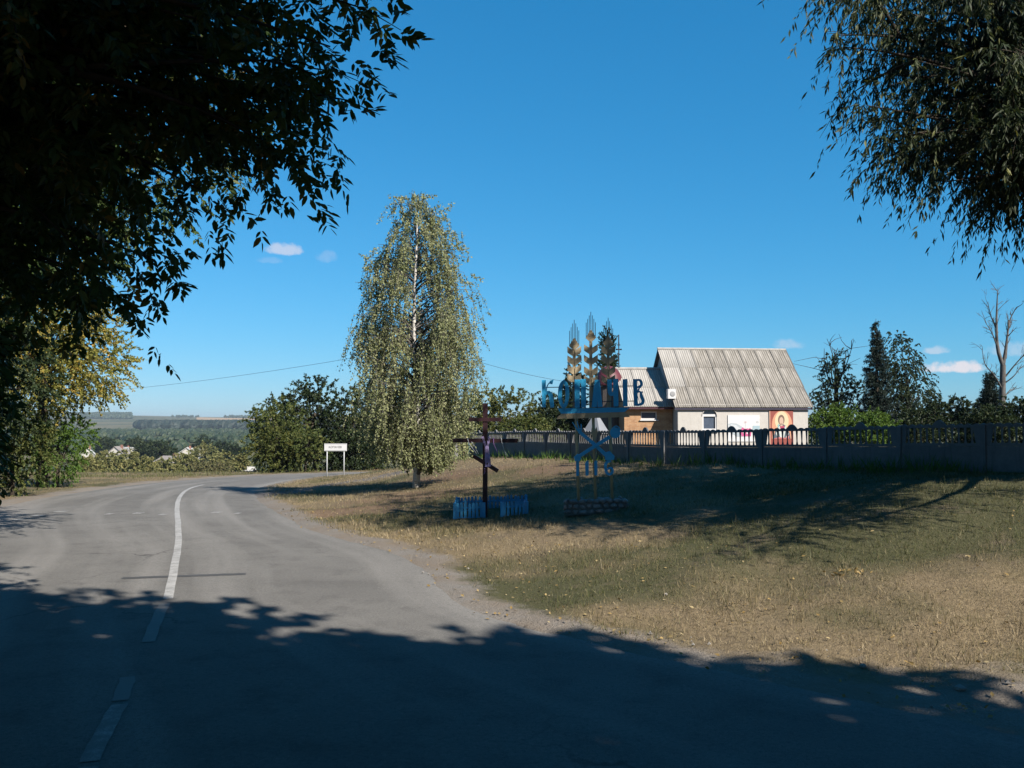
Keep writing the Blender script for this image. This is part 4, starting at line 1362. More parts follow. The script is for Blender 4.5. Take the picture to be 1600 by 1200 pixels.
# ------------------------------------------------------------------ church
PLASTER = simple('cream_plaster', (.66, .63, .585), (.58, .55, .51), 3.5, .9, bumpk=.5, streak=((.42, .38, .33), .35))
SLATE = simple('weathered_slate', (.50, .465, .42), (.37, .345, .31), 2.5, .9, bumpk=.2, vary=.09, streak=((.15, .135, .11), .75), run=(5.5, .35, 5.5))
SLATE_NEW = simple('pale_slate', (.54, .515, .48), (.46, .44, .41), 3, .9, bumpk=.15, vary=.04, streak=((.32, .30, .27), .55), run=(5.5, .35, 5.5))
FASCIA = simple('dark_fascia', (.055, .05, .09), (.04, .035, .06), 4, .6)
WHITEP = simple('white_plastic', (.80, .80, .80), (.74, .74, .75), 2, .4, bumpk=0)
GUT = simple('maroon_fascia', (.10, .035, .05), (.07, .025, .035), 4, .5)


def brick_mat():
    m, t, bs, out = new_mat('yellow_brick')
    co = t.n('ShaderNodeTexCoord').outputs['Object']
    sx = t.n('ShaderNodeSeparateXYZ'); t.l(co, sx.inputs[0])
    cv = t.n('ShaderNodeCombineXYZ'); t.l(t.math('ADD', sx.outputs[0], sx.outputs[1]), cv.inputs[0]); t.l(sx.outputs[2], cv.inputs[1])
    b = t.n('ShaderNodeTexBrick'); b.inputs['Scale'].default_value = 1.0
    b.inputs['Brick Width'].default_value = .25; b.inputs['Row Height'].default_value = .077; b.inputs['Mortar Size'].default_value = .008
    b.inputs['Color1'].default_value = (.44, .245, .115, 1); b.inputs['Color2'].default_value = (.34, .17, .075, 1); b.inputs['Mortar'].default_value = (.38, .29, .20, 1)
    t.l(cv.outputs[0], b.inputs['Vector'])
    n1 = t.noise(co, 2.2, 5, .7)
    t.l(t.mix(1.0, t.mix(t.rng(n1, .5, .72), b.outputs['Color'], (.24, .12, .06)), (ALB * 1.3,) * 3, 'MULTIPLY'), bs.inputs['Base Color'])
    bs.inputs['Roughness'].default_value = .9
    bump(t, bs, b.outputs['Fac'], -.4, .01)
    return m


BRICK = brick_mat()
CA = R(4)
CX, CY = 9.25, 50.0
CZ = .72


def sheet_mesh(name, w, l, waves, mat):
    n = waves * 4 + 1
    xs = np.linspace(0, w, n); zs = .024 * np.cos(xs / w * waves * 2 * math.pi)
    v = [(x, 0, z) for x, z in zip(xs, zs)] + [(x, l, z) for x, z in zip(xs, zs)] + [(x, 0, z - .012) for x, z in zip(xs, zs)]
    f = [(i, i + 1, n + i + 1, n + i) for i in range(n - 1)] + [(2 * n + i, 2 * n + i + 1, i + 1, i) for i in range(n - 1)]
    mb = MB(); mb.add(v, f)
    return mb.mesh(name, mat, smooth=True)


def slope_sheets(root, x0, x1, eave, ridge, rows, cols, new=lambda r, c: False, back=False):
    """corrugated sheets on the slope from eave (y,z) to ridge (y,z); returns slope length"""
    ey, ez = eave; ry, rz = ridge
    L = math.hypot(ry - ey, rz - ez); an = math.atan2(rz - ez, ry - ey)
    w = (x1 - x0) / cols; l = L / rows
    me = sheet_mesh('roof_sheet', w + .05, l + .12, 8, SLATE); me2 = sheet_mesh('roof_sheet', w + .05, l + .12, 8, SLATE_NEW)
    rg = random.Random(int(x0 * 100) + rows)
    for r in range(rows):
        for c in range(cols):
            t = r * l
            y = ey + math.cos(an) * t; z = ez + math.sin(an) * t
            lift = .010 + .007 * (c % 2) + rg.uniform(0, .003)
            a2 = an - .009
            part('roof_sheet', me2 if new(r, c) else me, None, root, loc=(x0 + c * w, y - math.sin(an) * lift, z + math.cos(an) * lift + .012 * (rows - r) * 0 + (.004 if r else 0)),
                 rot=(a2 + rg.uniform(-.002, .002), rg.uniform(-.003, .003), rg.uniform(-.003, .003)))


church = thing('church', 'small cream plastered church with a steep grey corrugated roof and arched window', 'church', (CX, CY, CZ), (0, 0, CA))
CL, CW = 7.44, 7.8
EAVE, RIDGE = 3.16 - CZ, 6.62 - CZ
mb = MB()
# front wall with an arched opening (x 1.33..2.15)
def wx(px, Yd=50.2): return (P(px, 655, Yd)[0] - CX) / math.cos(CA)
def wz(py, Yd=50.2): return P(800, py, Yd)[2] - CZ
ax0, ax1 = wx(1097), wx(1119.5)
az0, azs = wz(672.5), wz(650)
ar = (ax1 - ax0) / 2; acx = (ax0 + ax1) / 2
arch = [(acx + ar * math.cos(a), azs + ar * math.sin(a) * 1.0) for a in np.linspace(math.pi, 0, 15)]
T = .35
mb.prism([(0, -.9), (ax0, -.9), (ax0, EAVE + .08), (0, EAVE + .08)], 0, T)
mb.prism([(ax1, -.9), (CL, -.9), (CL, EAVE + .08), (ax1, EAVE + .08)], 0, T)
mb.prism([(ax0, -.9), (ax1, -.9), (ax1, az0), (ax0, az0)], 0, T)
for a, b in zip(arch[:-1], arch[1:]):
    mb.prism([a, b, (b[0], EAVE + .08), (a[0], EAVE + .08)], 0, T)
part('wall', mb, PLASTER, church)
mb = MB(); mb.box((CL / 2, CW - T / 2, (EAVE + .08 - .9) / 2), (CL, T, EAVE + .98)); part('back_wall', mb, PLASTER, church)
for x0, x1 in ((0.0, T), (CL - T, CL)):
    mb = MB()
    v = [(T + .002, -.9), (CW - T - .002, -.9), (CW - T - .002, EAVE + .25), (CW / 2, RIDGE - .12), (T + .002, EAVE + .25)]
    V = [(x0, a, b) for a, b in v] + [(x1, a, b) for a, b in v]
    mb.add(V, [(0, 1, 2, 3, 4)[::-1], (5, 6, 7, 8, 9)] + [(i, (i + 1) % 5, 5 + (i + 1) % 5, 5 + i) for i in range(5)])
    part('gable_wall', mb, PLASTER, church)
EV = -.17
k = (RIDGE - EAVE) / (CW / 2)
ez = EAVE - .0 + k * 0 - .10
rx0, rx1 = -.20, CL + .22
slope_sheets(church, rx0, rx1, (EV, ez), (CW / 2, RIDGE), 3, 8, lambda r, c: (r >= 1 and c < 1) or (r == 2 and c == 1))
mb = MB()
V = []
n = 128
for yy, zz in ((CW - EV, ez), (CW / 2, RIDGE)):
    for i in range(n + 1):
        V.append((rx0 + (rx1 - rx0) * i / n, yy, zz + .024 * math.cos(i / 2 * math.pi) + .02))
mb.add(V, np.array([(i, i + 1, n + 2 + i, n + 1 + i) for i in range(n)]))
part('back_roof', mb, SLATE, church)
mb = MB(); mb.tube([(rx0 - .02, CW / 2, RIDGE + .03), (rx1 + .02, CW / 2, RIDGE + .0)], .075, 8); part('ridge_cap', mb, SLATE_NEW, church)
mb = MB(); mb.box((CL / 2, EV + .06, ez - .075), (CL + .36, .04, .11)); part('eave_fascia', mb, FASCIA, church)
for x in (rx0 + .02, rx1 - .02):
    mb = MB()
    for s, yy in ((1, EV), (-1, CW - EV)):
        a = np.array([x, yy, ez - .07]); b = np.array([x, CW / 2, RIDGE - .06])
        V = [(x - .02, a[1], a[2] - .08), (x + .02, a[1], a[2] - .08), (x + .02, a[1], a[2] + .05), (x - .02, a[1], a[2] + .05),
             (x - .02, b[1] - .001 * s, b[2] - .08), (x + .02, b[1] - .001 * s, b[2] - .08), (x + .02, b[1] - .001 * s, b[2] + .05), (x - .02, b[1] - .001 * s, b[2] + .05)]
        mb.add(V, [(0, 1, 2, 3), (7, 6, 5, 4), (0, 4, 5, 1), (1, 5, 6, 2), (2, 6, 7, 3), (3, 7, 4, 0)])
    part('verge_board', mb, FASCIA, church)
# arched window
mb = MB()
fw = .07
o = [(ax0, az0)] + [(ax0, azs)] + arch[1:-1] + [(ax1, azs), (ax1, az0)]
pane_poly = o
mb.prism([(ax0, az0), (ax1, az0), (ax1, az0 + fw + .03), (ax0, az0 + fw + .03)], .03, .10)
mb.prism([(ax0, azs - .03), (ax1, azs - .03), (ax1, azs + .10), (ax0, azs + .10)], .03, .10)
mb.prism([(ax0, az0 + .1), (ax0 + fw, az0 + .1), (ax0 + fw, azs - .03), (ax0, azs - .03)], .03, .10)
mb.prism([(ax1 - fw, az0 + .1), (ax1, az0 + .1), (ax1, azs - .03), (ax1 - fw, azs - .03)], .03, .10)
wf = part('window', mb, WHITEP, church)
mb = MB(); mb.prism(pane_poly, .11, .125); part('pane', mb, PANE, wf)
mb = MB()
for a, b in zip(arch[:-1], arch[1:]):
    a2 = (acx + (a[0] - acx) * 1.09, azs + (a[1] - azs) * 1.09); b2 = (acx + (b[0] - acx) * 1.09, azs + (b[1] - azs) * 1.09)
    mb.prism([a, b, b2, a2], -.035, -.001)
part('arch_trim', mb, PLASTER, wf)
mb = MB(); mb.box((acx, -.05, az0 - .04), (ax1 - ax0 + .2, .14, .05)); part('sill', mb, WHITEP, wf)

# air conditioner box on the gable
acu = thing('air_conditioner', 'white boxy air conditioner unit on the shaded gable wall above the brick annex', 'air conditioner', (CX - .30, CY + .35, 0), (0, 0, CA))
za, zb = P(800, 623, 50.4)[2], P(800, 608, 50.4)[2]
mb = MB(); mb.box((0, 0, (za + zb) / 2), (.44, .36, zb - za)); part('case', mb, WHITEP, acu)
mb = MB(); mb.lathe([(.15, 0), (.15, .012), (.12, .02)], 16); g = part('fan_grille', mb, simple('grey_grille', (.45, .45, .46), None, 4, .5), acu, loc=(.04, -.182, (za + zb) / 2), rot=(R(90), 0, 0))
mb = MB(); mb.box((.14, 0, za - .03), (.5, .05, .04)); mb.box((.14, .14, za - .03), (.5, .05, .04)); part('bracket', mb, FASCIA, acu)

# brick annex on the left of the church
AY = CY + .95
anx = thing('brick_annex', 'low yellow brick annex with corrugated roof and a small window joined to the church', 'building', (P(975.5, 655, AY)[0], AY, CZ), (0, 0, CA * .5))
AL = CX - P(975.5, 655, AY)[0] - .10
AE, AR = 3.14 - CZ, 5.42 - CZ
ADEP = 6.2
def bx(px): return P(px, 655, AY)[0] - P(975.5, 655, AY)[0]
def bz(py): return P(800, py, AY)[2] - CZ
w0, w1, v0, v1 = bx(1001.5), bx(1027), bz(656), bz(643)
mb = MB()
mb.prism([(0, -.8), (w0, -.8), (w0, AE), (0, AE)], 0, .3); mb.prism([(w1, -.8), (AL, -.8), (AL, AE), (w1, AE)], 0, .3)
mb.prism([(w0, -.8), (w1, -.8), (w1, v0), (w0, v0)], 0, .3); mb.prism([(w0, v1), (w1, v1), (w1, AE), (w0, AE)], 0, .3)
part('wall', mb, BRICK, anx)
mb = MB(); mb.box((.15, 3.26, (AE - .8) / 2), (.3, 5.9, AE + .8))
V = [(0.0, .31, AE + .001), (0.0, ADEP, AE + .001), (0.0, ADEP / 2, AR - .1)]
mb.add(V + [(x + .3, y, z) for x, y, z in V], [(0, 2, 1), (3, 4, 5), (0, 1, 4, 3), (1, 2, 5, 4), (2, 0, 3, 5)])
part('side_wall', mb, BRICK, anx)
slope_sheets(anx, -.08, AL + .02, (-.38, AE - .04), (ADEP / 2, AR), 2, 3, lambda r, c: True)
mb = MB(); mb.add([(-.08, ADEP + .3, AE), (AL, ADEP + .3, AE), (AL, ADEP / 2, AR), (-.08, ADEP / 2, AR)], [(0, 1, 2, 3)]); part('back_roof', mb, SLATE, anx)
mb = MB(); mb.box((AL / 2 - .05, -.33, AE - .12), (AL + .06, .05, .10)); part('eave_fascia', mb, GUT, anx)
mb = MB()
mb.tube([(-.1, ADEP / 2, AR + .03), (AL, ADEP / 2, AR + .03)], .09, 8); part('ridge_cap', mb, SLATE_NEW, anx)
mb = MB()
mb.box(((w0 + w1) / 2, .13, v1 - .03), (w1 - w0, .06, .06)); mb.box(((w0 + w1) / 2, .13, v0 + .045), (w1 - w0, .06, .09))
mb.box((w0 + .03, .13, (v0 + v1) / 2 + .015), (.06, .06, v1 - v0 - .15)); mb.box((w1 - .03, .13, (v0 + v1) / 2 + .015), (.06, .06, v1 - v0 - .15))
wf = part('window', mb, WHITEP, anx)
mb = MB(); mb.box(((w0 + w1) / 2, .2, (v0 + v1) / 2), (w1 - w0 - .004, .015, v1 - v0 - .004)); part('pane', mb, PANE, wf)
mb = MB(); mb.box(((w0 + w1) / 2, -.03, v0 - .025), (w1 - w0 + .14, .12, .045)); part('sill', mb, WHITEP, wf)

# bell porch with red dome
REDM = simple('red_dome_metal', (.15, .032, .042), (.105, .025, .034), 3, .5, spec=.3, bumpk=.05)
DY = 53.5
dx = P(966, 655, DY)[0]
dome = thing('domed_porch', 'porch with shade-darkened walls, a dark red rounded dome and an ornate cross left of the annex', 'building', (dx - .55, DY, CZ))
zt, zb_ = P(800, 573, DY)[2] - CZ, P(800, 604, DY)[2] - CZ
mb = MB(); mb.lathe([(.72, -.8), (.72, zb_ - .05), (.80, zb_ - .04), (.80, zb_ + .03)], 20); part('drum', mb, simple('shaded_porch_wall', (.16, .13, .115), (.12, .10, .09), 4, .9), dome, smooth=False)  # wall colour darkened to stand for the shade of the entrance recess
prof = [(.86, zb_ + .03)] + [(.86 * math.cos(a) + .0, zb_ + .05 + (zt - zb_) * math.sin(a)) for a in np.linspace(.05, 1.5, 10)]
mb = MB(); mb.lathe(prof, 24); part('dome', mb, REDM, dome, smooth=True)
def cz(py): return P(800, py, DY)[2] - CZ
mb = MB()
kx = DY / FPX
mb.box((.60, 0, (cz(523) + cz(575)) / 2), (.06, .06, cz(523) - cz(575)))
mb.box((.60, 0, cz(546)), (.34, .05, .07)); mb.box((.60, 0, cz(539)), (.18, .05, .06)); mb.box((.60, 0, cz(553)), (.20, .05, .06), [[.94, 0, .34], [0, 1, 0], [-.34, 0, .94]])
for sx, sz in ((-.14, 546), (.14, 546), (0, 536)):
    mb.box((.60 + sx, 0, cz(sz)), (.08, .05, .08))
part('dome_cross', mb, simple('dark_iron', (.035, .035, .045), None, 4, .5), dome)

# banner and icon on the wall
def flat(mb, pts, y): return mb.add([(x, y, z) for x, z in pts], [tuple(range(len(pts)))])
def disc(cx, cz_, rx, rz, n=20, a0=0, a1=2 * math.pi): return [(cx + rx * math.cos(a), cz_ + rz * math.sin(a)) for a in np.linspace(a0, a1, n, endpoint=(a1 - a0) < 6.2)]
FLAT = {}
def flatmat(c, nm):
    if nm not in FLAT: FLAT[nm] = simple(nm, c, tuple(v * .93 for v in c), 9, .6, bumpk=0)
    return FLAT[nm]


def wall_xz(px, py, Yd=50.3): return (wx(px, Yd), wz(py, Yd))


ban = thing('banner', 'white printed banner with pink flowers hung on the church wall', 'banner', (CX, CY, CZ), (0, 0, CA))
b0, b1 = wx(1137), wx(1187.5); t0, t1 = wz(690), wz(648.5)
mb = MB(); mb.box(((b0 + b1) / 2, -.025, (t0 + t1) / 2), (b1 - b0, .03, t1 - t0)); part('sheet', mb, flatmat((.80, .80, .80), 'banner_white'), ban)
def bp_(u, v): return (b0 + u * (b1 - b0), t1 - v * (t1 - t0))
def print_(nm, polys, c, mname, y):
    mb = MB()
    for p in polys: flat(mb, [bp_(*q) for q in p], y)
    part(nm, mb, flatmat(c, mname), ban)
print_('print', [[(.0, .34), (.10, .30), (.28, .32), (.52, .50), (.52, .80), (.30, .82), (.0, .62)]], (.50, .56, .60), 'banner_grey', -.045)
print_('print', [[(.08, .34), (.26, .38), (.44, .56), (.36, .70), (.12, .50)], [(.0, .36), (.05, .36), (.06, .62), (0, .62)]], (.68, .72, .75), 'banner_pale', -.047)
print_('print', [[(.40, .55), (.46, .46), (.52, .52), (.58, .44), (.64, .52), (.70, .48), (.74, .60), (.72, .80), (.42, .80)]], (.66, .12, .30), 'banner_pink', -.049)
print_('print', [[(.55, .30), (.59, .30), (.62, .50), (.54, .52)], [(.47, .58), (.50, .56), (.50, .68), (.47, .68)], [(.58, .60), (.61, .56), (.62, .70), (.58, .72)]], (.82, .80, .80), 'banner_white', -.051)
print_('print', [[(.78, .40), (1.0, .40), (1.0, .56), (.78, .56)], [(.78, .62), (1.0, .62), (1.0, .68), (.78, .68)]], (.42, .56, .62), 'banner_blue', -.049)


def text_mesh(body, size, mat, name):
    cu = bpy.data.curves.new(name, 'FONT'); cu.body = body; cu.size = size; cu.align_x = 'CENTER'; cu.align_y = 'CENTER'; cu.extrude = .0015
    tmp = bpy.data.objects.new('tmp', cu); COL.objects.link(tmp)
    bpy.context.view_layer.update()
    me = bpy.data.meshes.new_from_object(tmp.evaluated_get(bpy.context.evaluated_depsgraph_get()))
    me.name = name
    bpy.data.objects.remove(tmp, do_unlink=True)
    me.materials.clear(); me.materials.append(mat)
    return me


for s, u, v, c in (('13', .92, .27, 'banner_text'), ('18', .54, .28, 'banner_text_pink')):
    me = text_mesh(s, .16, flatmat((.35, .38, .42) if c == 'banner_text' else (.62, .35, .40), c), 'number')
    x, z = bp_(u, v); part('number', me, None, ban, loc=(x, -.046, z), rot=(R(90), 0, 0))

icon = thing('painted_icon', 'painted icon of a haloed figure in a red frame on the church wall', 'icon', (CX, CY, CZ), (0, 0, CA))
i0, i1 = wx(1203), wx(1241); y0, y1 = wz(702), wz(638.8)
def ip(u, v): return (i0 + u * (i1 - i0), y1 - v * (y1 - y0))
def iprint(nm, polys, c, mname, y):
    mb = MB()
    for p in polys: flat(mb, [ip(*q) for q in p], y)
    part(nm, mb, flatmat(c, mname), icon)
mb = MB(); mb.box(((i0 + i1) / 2, -.03, (y0 + y1) / 2), (i1 - i0, .04, y1 - y0)); part('board', mb, flatmat((.34, .085, .065), 'icon_red'), icon)
iprint('border', [[(.0, 0), (.035, 0), (.035, 1), (0, 1)]], (.72, .45, .33), 'icon_edge', -.053)
def uarch(cx, top, hw, bot, n=18): return [(cx + hw * math.cos(a), top + hw * .85 * (1 - math.sin(a))) for a in np.linspace(math.pi, 0, n)] + [(cx + hw, bot), (cx - hw, bot)]
iprint('arch_ground', [uarch(.53, .04, .43, .74)], (.74, .36, .22), 'icon_orange', -.053)
iprint('halo', [disc(.52, .30, .29, .24, 24)], (.78, .66, .42), 'icon_gold', -.055)
iprint('robe', [[(.37, .42), (.46, .38), (.58, .38), (.68, .42), (.84, .60), (.88, .74), (.16, .74), (.22, .58)]], (.10, .13, .16), 'icon_dark', -.057)
iprint('robe_band', [[(.36, .44), (.42, .42), (.54, .62), (.66, .42), (.71, .45), (.60, .72), (.44, .72)], [(.26, .60), (.30, .57), (.38, .70), (.34, .73)], [(.80, .62), (.76, .58), (.68, .70), (.72, .73)]], (.70, .74, .70), 'icon_pale', -.059)
iprint('tunic', [[(.43, .42), (.64, .42), (.58, .54), (.53, .60), (.47, .54)]], (.50, .07, .14), 'icon_crimson', -.061)
iprint('hair', [disc(.50, .27, .135, .125, 18)], (.22, .14, .10), 'icon_hair', -.063)
iprint('face', [disc(.50, .30, .085, .098, 18), [(.46, .36), (.54, .36), (.55, .43), (.45, .43)]], (.68, .48, .36), 'icon_skin', -.065)
iprint('cloak_edge', [[(.34, .40), (.40, .36), (.41, .44), (.36, .47)]], (.30, .58, .58), 'icon_teal', -.061)
iprint('hand', [[(.14, .74), (.40, .70), (.66, .72), (.84, .66), (.80, .74)]], (.66, .22, .22), 'icon_rose', -.063)

# little well with a grey metal roof behind the fence
wy = 44.0
wxp = P(931, 655, wy)[0]; wz0 = g1(wxp, wy)
well = thing('well_house', 'small well shelter with a pointed grey metal roof behind the fence under the village sign', 'well', (wxp, wy, wz0), (0, 0, R(55)))
GM = simple('grey_sheet_metal', (.36, .37, .40), (.30, .31, .33), 3, .5, metallic=.2, bumpk=.05)
r0 = P(800, 676, wy)[2] - wz0; r1 = P(800, 642, wy)[2] - wz0; hw = 21 * wy / FPX / 1.38
mb = MB(); mb.add([(-hw, -hw, r0), (hw, -hw, r0), (hw, hw, r0), (-hw, hw, r0), (0, 0, r1), (-hw, -hw, r0 - .05), (hw, -hw, r0 - .05), (hw, hw, r0 - .05), (-hw, hw, r0 - .05)],
                  [(0, 1, 4), (1, 2, 4), (2, 3, 4), (3, 0, 4), (5, 6, 1, 0), (6, 7, 2, 1), (7, 8, 3, 2), (8, 5, 0, 3), (8, 7, 6, 5)]); part('roof', mb, GM, well)
for sx in (-1, 1):
    for sy in (-1, 1):
        mb = MB(); mb.box((sx * hw * .75, sy * hw * .75, (r0 - .05) / 2 - .05), (.07, .07, r0 + .05)); part('post', mb, BARK, well)
mb = MB(); mb.lathe([(hw * .6, -.1), (hw * .6, min(.7, r0 * .6)), (hw * .5, min(.7, r0 * .6))], 16); part('well_ring', mb, CONC, well)

# ------------------------------------------------------------------ wooden cross with its enclosure
WOODP = simple('maroon_painted_wood', (.036, .009, .014), (.022, .006, .009), 6, .55, bumpk=.2)
cp = hit(758, 811)
sc = cp[1] / FPX
cross = thing('wayside_cross', 'tall maroon three-barred wooden wayside cross', 'cross', tuple(cp), (0, 0, 0))
def q(px, py): return ((px - 758) * sc, P(758, py, cp[1])[2] - cp[2])
ztop = q(758, 630)[1]
mb = MB(); mb.box((0, 0, ztop / 2 - .2), (.108, .10, ztop + .4)); part('post', mb, WOODP, cross)
def beam(nm, a, b, th, dep):
    a, b = np.array(q(*a)), np.array(q(*b)); c = (a + b) / 2; L = np.linalg.norm(b - a); an = math.atan2(b[1] - a[1], b[0] - a[0])
    mb = MB(); mb.box((c[0], -.01, c[1]), (L, dep, th), [[math.cos(an), 0, -math.sin(an)], [0, 1, 0], [math.sin(an), 0, math.cos(an)]]); part(nm, mb, WOODP, cross)
beam('top_bar', (732, 655.5), (783, 655.5), .085, .126)
beam('cross_bar', (707.5, 688), (809, 688.5), .088, .13)
beam('slanted_footrest', (739, 712), (778, 736), .085, .128)

towel = thing('embroidered_towel', 'pale lilac cloth draped and knotted over the middle bar of the cross', 'cloth', tuple(cp))
CLOTH = simple('lilac_cloth', (.42, .35, .60), (.30, .24, .46), 14, .9, bumpk=.4, streak=((.22, .14, .24), .6))
def ribbon(mb, pix, wid, yo=-.085, fold=.012, n=14):
    pts = resample(smooth_poly(np.array([q(*p) for p in pix]), 2), n)
    wid = np.interp(np.linspace(0, 1, n), np.linspace(0, 1, len(np.atleast_1d(wid))), np.atleast_1d(wid))
    tg = nrm(np.gradient(pts, axis=0)); nr = np.stack([-tg[:, 1], tg[:, 0]], 1)
    V = []; m = 7
    for i in range(n):
        for k in range(m):
            t = k / (m - 1) - .5
            p = pts[i] + nr[i] * t * wid[i]
            V.append((p[0], yo + fold * math.sin(t * 14 + i * .25) - .01 * math.sin(i), p[1]))
    idx = np.arange(n * m).reshape(n, m)
    mb.add(V, np.stack([idx[:-1, :-1], idx[:-1, 1:], idx[1:, 1:], idx[1:, :-1]], -1).reshape(-1, 4))
for pix, w in (([(754, 682), (756, 690), (760, 699)], [.05, .055, .05]), ([(765, 682), (763, 690), (761, 699)], [.05, .055, .05]), ([(760.5, 697), (761, 706), (762, 716), (762.5, 729)], [.075, .10, .13, .135])):
    mb = MB(); ribbon(mb, pix, w); part('cloth_fold' if w[-1] < .1 else 'cloth_tail', mb, CLOTH, towel, smooth=True)
RB = {'white': simple('white_ribbon', (.70, .72, .75), None, 9, .6, bumpk=0), 'teal': simple('teal_ribbon', (.20, .42, .42), None, 9, .6, bumpk=0), 'violet': simple('violet_ribbon', (.30, .18, .42), None, 9, .6, bumpk=0)}
for pix, c, lab in (([(731, 684), (732, 692), (740, 702), (746, 711)], 'white', 'white ribbon tied round the left arm of the cross bar'),
                    ([(731.5, 690), (734, 700), (732, 709), (734, 714)], 'teal', 'teal ribbon hanging from the left arm of the cross bar'),
                    ([(737, 690), (742, 698), (748, 709)], 'white', 'shorter white ribbon between the left arm and the post of the cross'),
                    ([(783, 684), (784, 692), (787, 701), (791, 712)], 'white', 'white ribbon hanging from the right arm of the cross bar'),
                    ([(771, 684), (771, 694), (775, 701), (779, 712)], 'violet', 'violet ribbon hanging beside the cloth on the cross'),
                    ([(757, 731), (758, 737), (756, 741)], 'violet', 'violet ribbon end tied under the cloth on the cross post')):
    mb = MB(); ribbon(mb, pix, [.018, .016, .012], yo=-.09, fold=.004, n=10)
    o = part('ribbon', mb, RB[c], None, loc=tuple(cp)); tag(o, lab, 'ribbon', 'ribbons tied to the wayside cross')

BLUEP = simple('blue_painted_picket', (.075, .43, .74), (.06, .35, .62), 6, .55, bumpk=.2, vary=.14, streak=((.20, .30, .34), .5))
A = hit(711, 816); B = hit(823, 806); B[2] += 0
d = B[:2] - A[:2]; Lf = np.linalg.norm(d); e1 = d / Lf; e2 = np.array([-e1[1], e1[0]])
enc = thing('picket_enclosure', 'low blue painted picket enclosure around the foot of the wooden cross', 'fence', (A[0], A[1], A[2]), (0, 0, math.atan2(d[1], d[0])))
ph = .45
def gl(u, v):
    p = A[:2] + e1 * u + e2 * v; return (g1(*p) - A[2]) * .3 - .04
pk = MB(); pw = .055
pk.add([(-pw / 2, -.01, 0), (pw / 2, -.01, 0), (pw / 2, -.01, ph - .03), (0, -.01, ph), (-pw / 2, -.01, ph - .03), (-pw / 2, .01, 0), (pw / 2, .01, 0), (pw / 2, .01, ph - .03), (0, .01, ph), (-pw / 2, .01, ph - .03)],
       [(0, 1, 2, 3, 4), (9, 8, 7, 6, 5), (0, 5, 6, 1), (1, 6, 7, 2), (2, 7, 8, 3), (3, 8, 9, 4), (4, 9, 5, 0)])
PKM = pk.mesh('picket', BLUEP)
dep = 1.25
rgp = random.Random(9)
def run(u0, v0, u1, v1, gap=None):
    L = math.hypot(u1 - u0, v1 - v0); n = int(L / .082); an = math.atan2(v1 - v0, u1 - u0)
    for i in range(n + 1):
        t = i / n
        if gap and gap[0] < t < gap[1]: continue
        u = u0 + (u1 - u0) * t; v = v0 + (v1 - v0) * t
        o = part('picket', PKM, None, enc, loc=(u, v, gl(u, v) + .02), rot=(0, R(rgp.uniform(-1.5, 1.5)), an)); o.scale = (1, 1, rgp.uniform(.94, 1.03))
    segs = [(0, 1)] if not gap else [(0, gap[0]), (gap[1], 1)]
    for a, b in segs:
        for hz in (.12, .34):
            pa_ = np.array([u0 + (u1 - u0) * a, v0 + (v1 - v0) * a]); pb_ = np.array([u0 + (u1 - u0) * b, v0 + (v1 - v0) * b])
            nn = np.array([-(v1 - v0), u1 - u0]) / L * .026
            mb = MB(); mb.tube([(pa_[0] + nn[0], pa_[1] + nn[1], gl(*pa_) + hz), (pb_[0] + nn[0], pb_[1] + nn[1], gl(*pb_) + hz)], .022, 4); part('rail', mb, BLUEP, enc)
run(0.06, 0, Lf - .06, 0, (.40, .655))
run(0, 0, -.05, dep); run(Lf, 0, Lf, dep); run(0, dep, Lf, dep)
for u, v in ((0, 0), (Lf, 0), (0, dep), (Lf, dep), (Lf * .40, 0), (Lf * .655, 0)):
    mb = MB(); mb.box((u, v + (.0), gl(u, v) + ph / 2 - .06), (.075, .075, ph + .12)); part('corner_post', mb, BLUEP, enc)

# ------------------------------------------------------------------ village sign with wheat ears
mp = hit(931, 803)
MY = mp[1]; ms = MY / FPX
zb0 = mp[2]
GOLD = simple('ochre_painted_steel', (.58, .47, .30), (.46, .37, .235), 5, .5, bumpk=.1, streak=((.16, .11, .06), .5))
BLUE = simple('blue_painted_steel', (.045, .52, .92), (.035, .43, .80), 5, .5, bumpk=.1)
PALEPOLE = simple('faded_yellow_pipe', (.62, .53, .32), (.50, .43, .26), 5, .6)
IRON = simple('thin_steel_rod', (.05, .07, .10), None, 5, .5)
sign = thing('village_sign', 'tall welded village name sign with three ochre wheat ears, blue letters and crossed tools', 'sign', tuple(mp), (0, R(-1.5), 0))
def s_(px, py):                                          # photograph measure -> sign's own plane, lean taken out
    return ((px - 931 + .029 * (803 - py)) * ms, (803 - py) * ms)
def sp(pix): return [s_(*p) for p in pix]
def poly(nm, pix, mat, y=0, th=.02, parent=None):
    mb = MB(); pp = sp(pix)
    area = sum(a[0] * b[1] - b[0] * a[1] for a, b in zip(pp, pp[1:] + pp[:1]))
    if area < 0: pp = pp[::-1]
    mb.prism(pp, y - th / 2, y + th / 2); return part(nm, mb, mat, parent or sign)
def z1(x, y): return (820 + x / 8, 460 + y / 8)
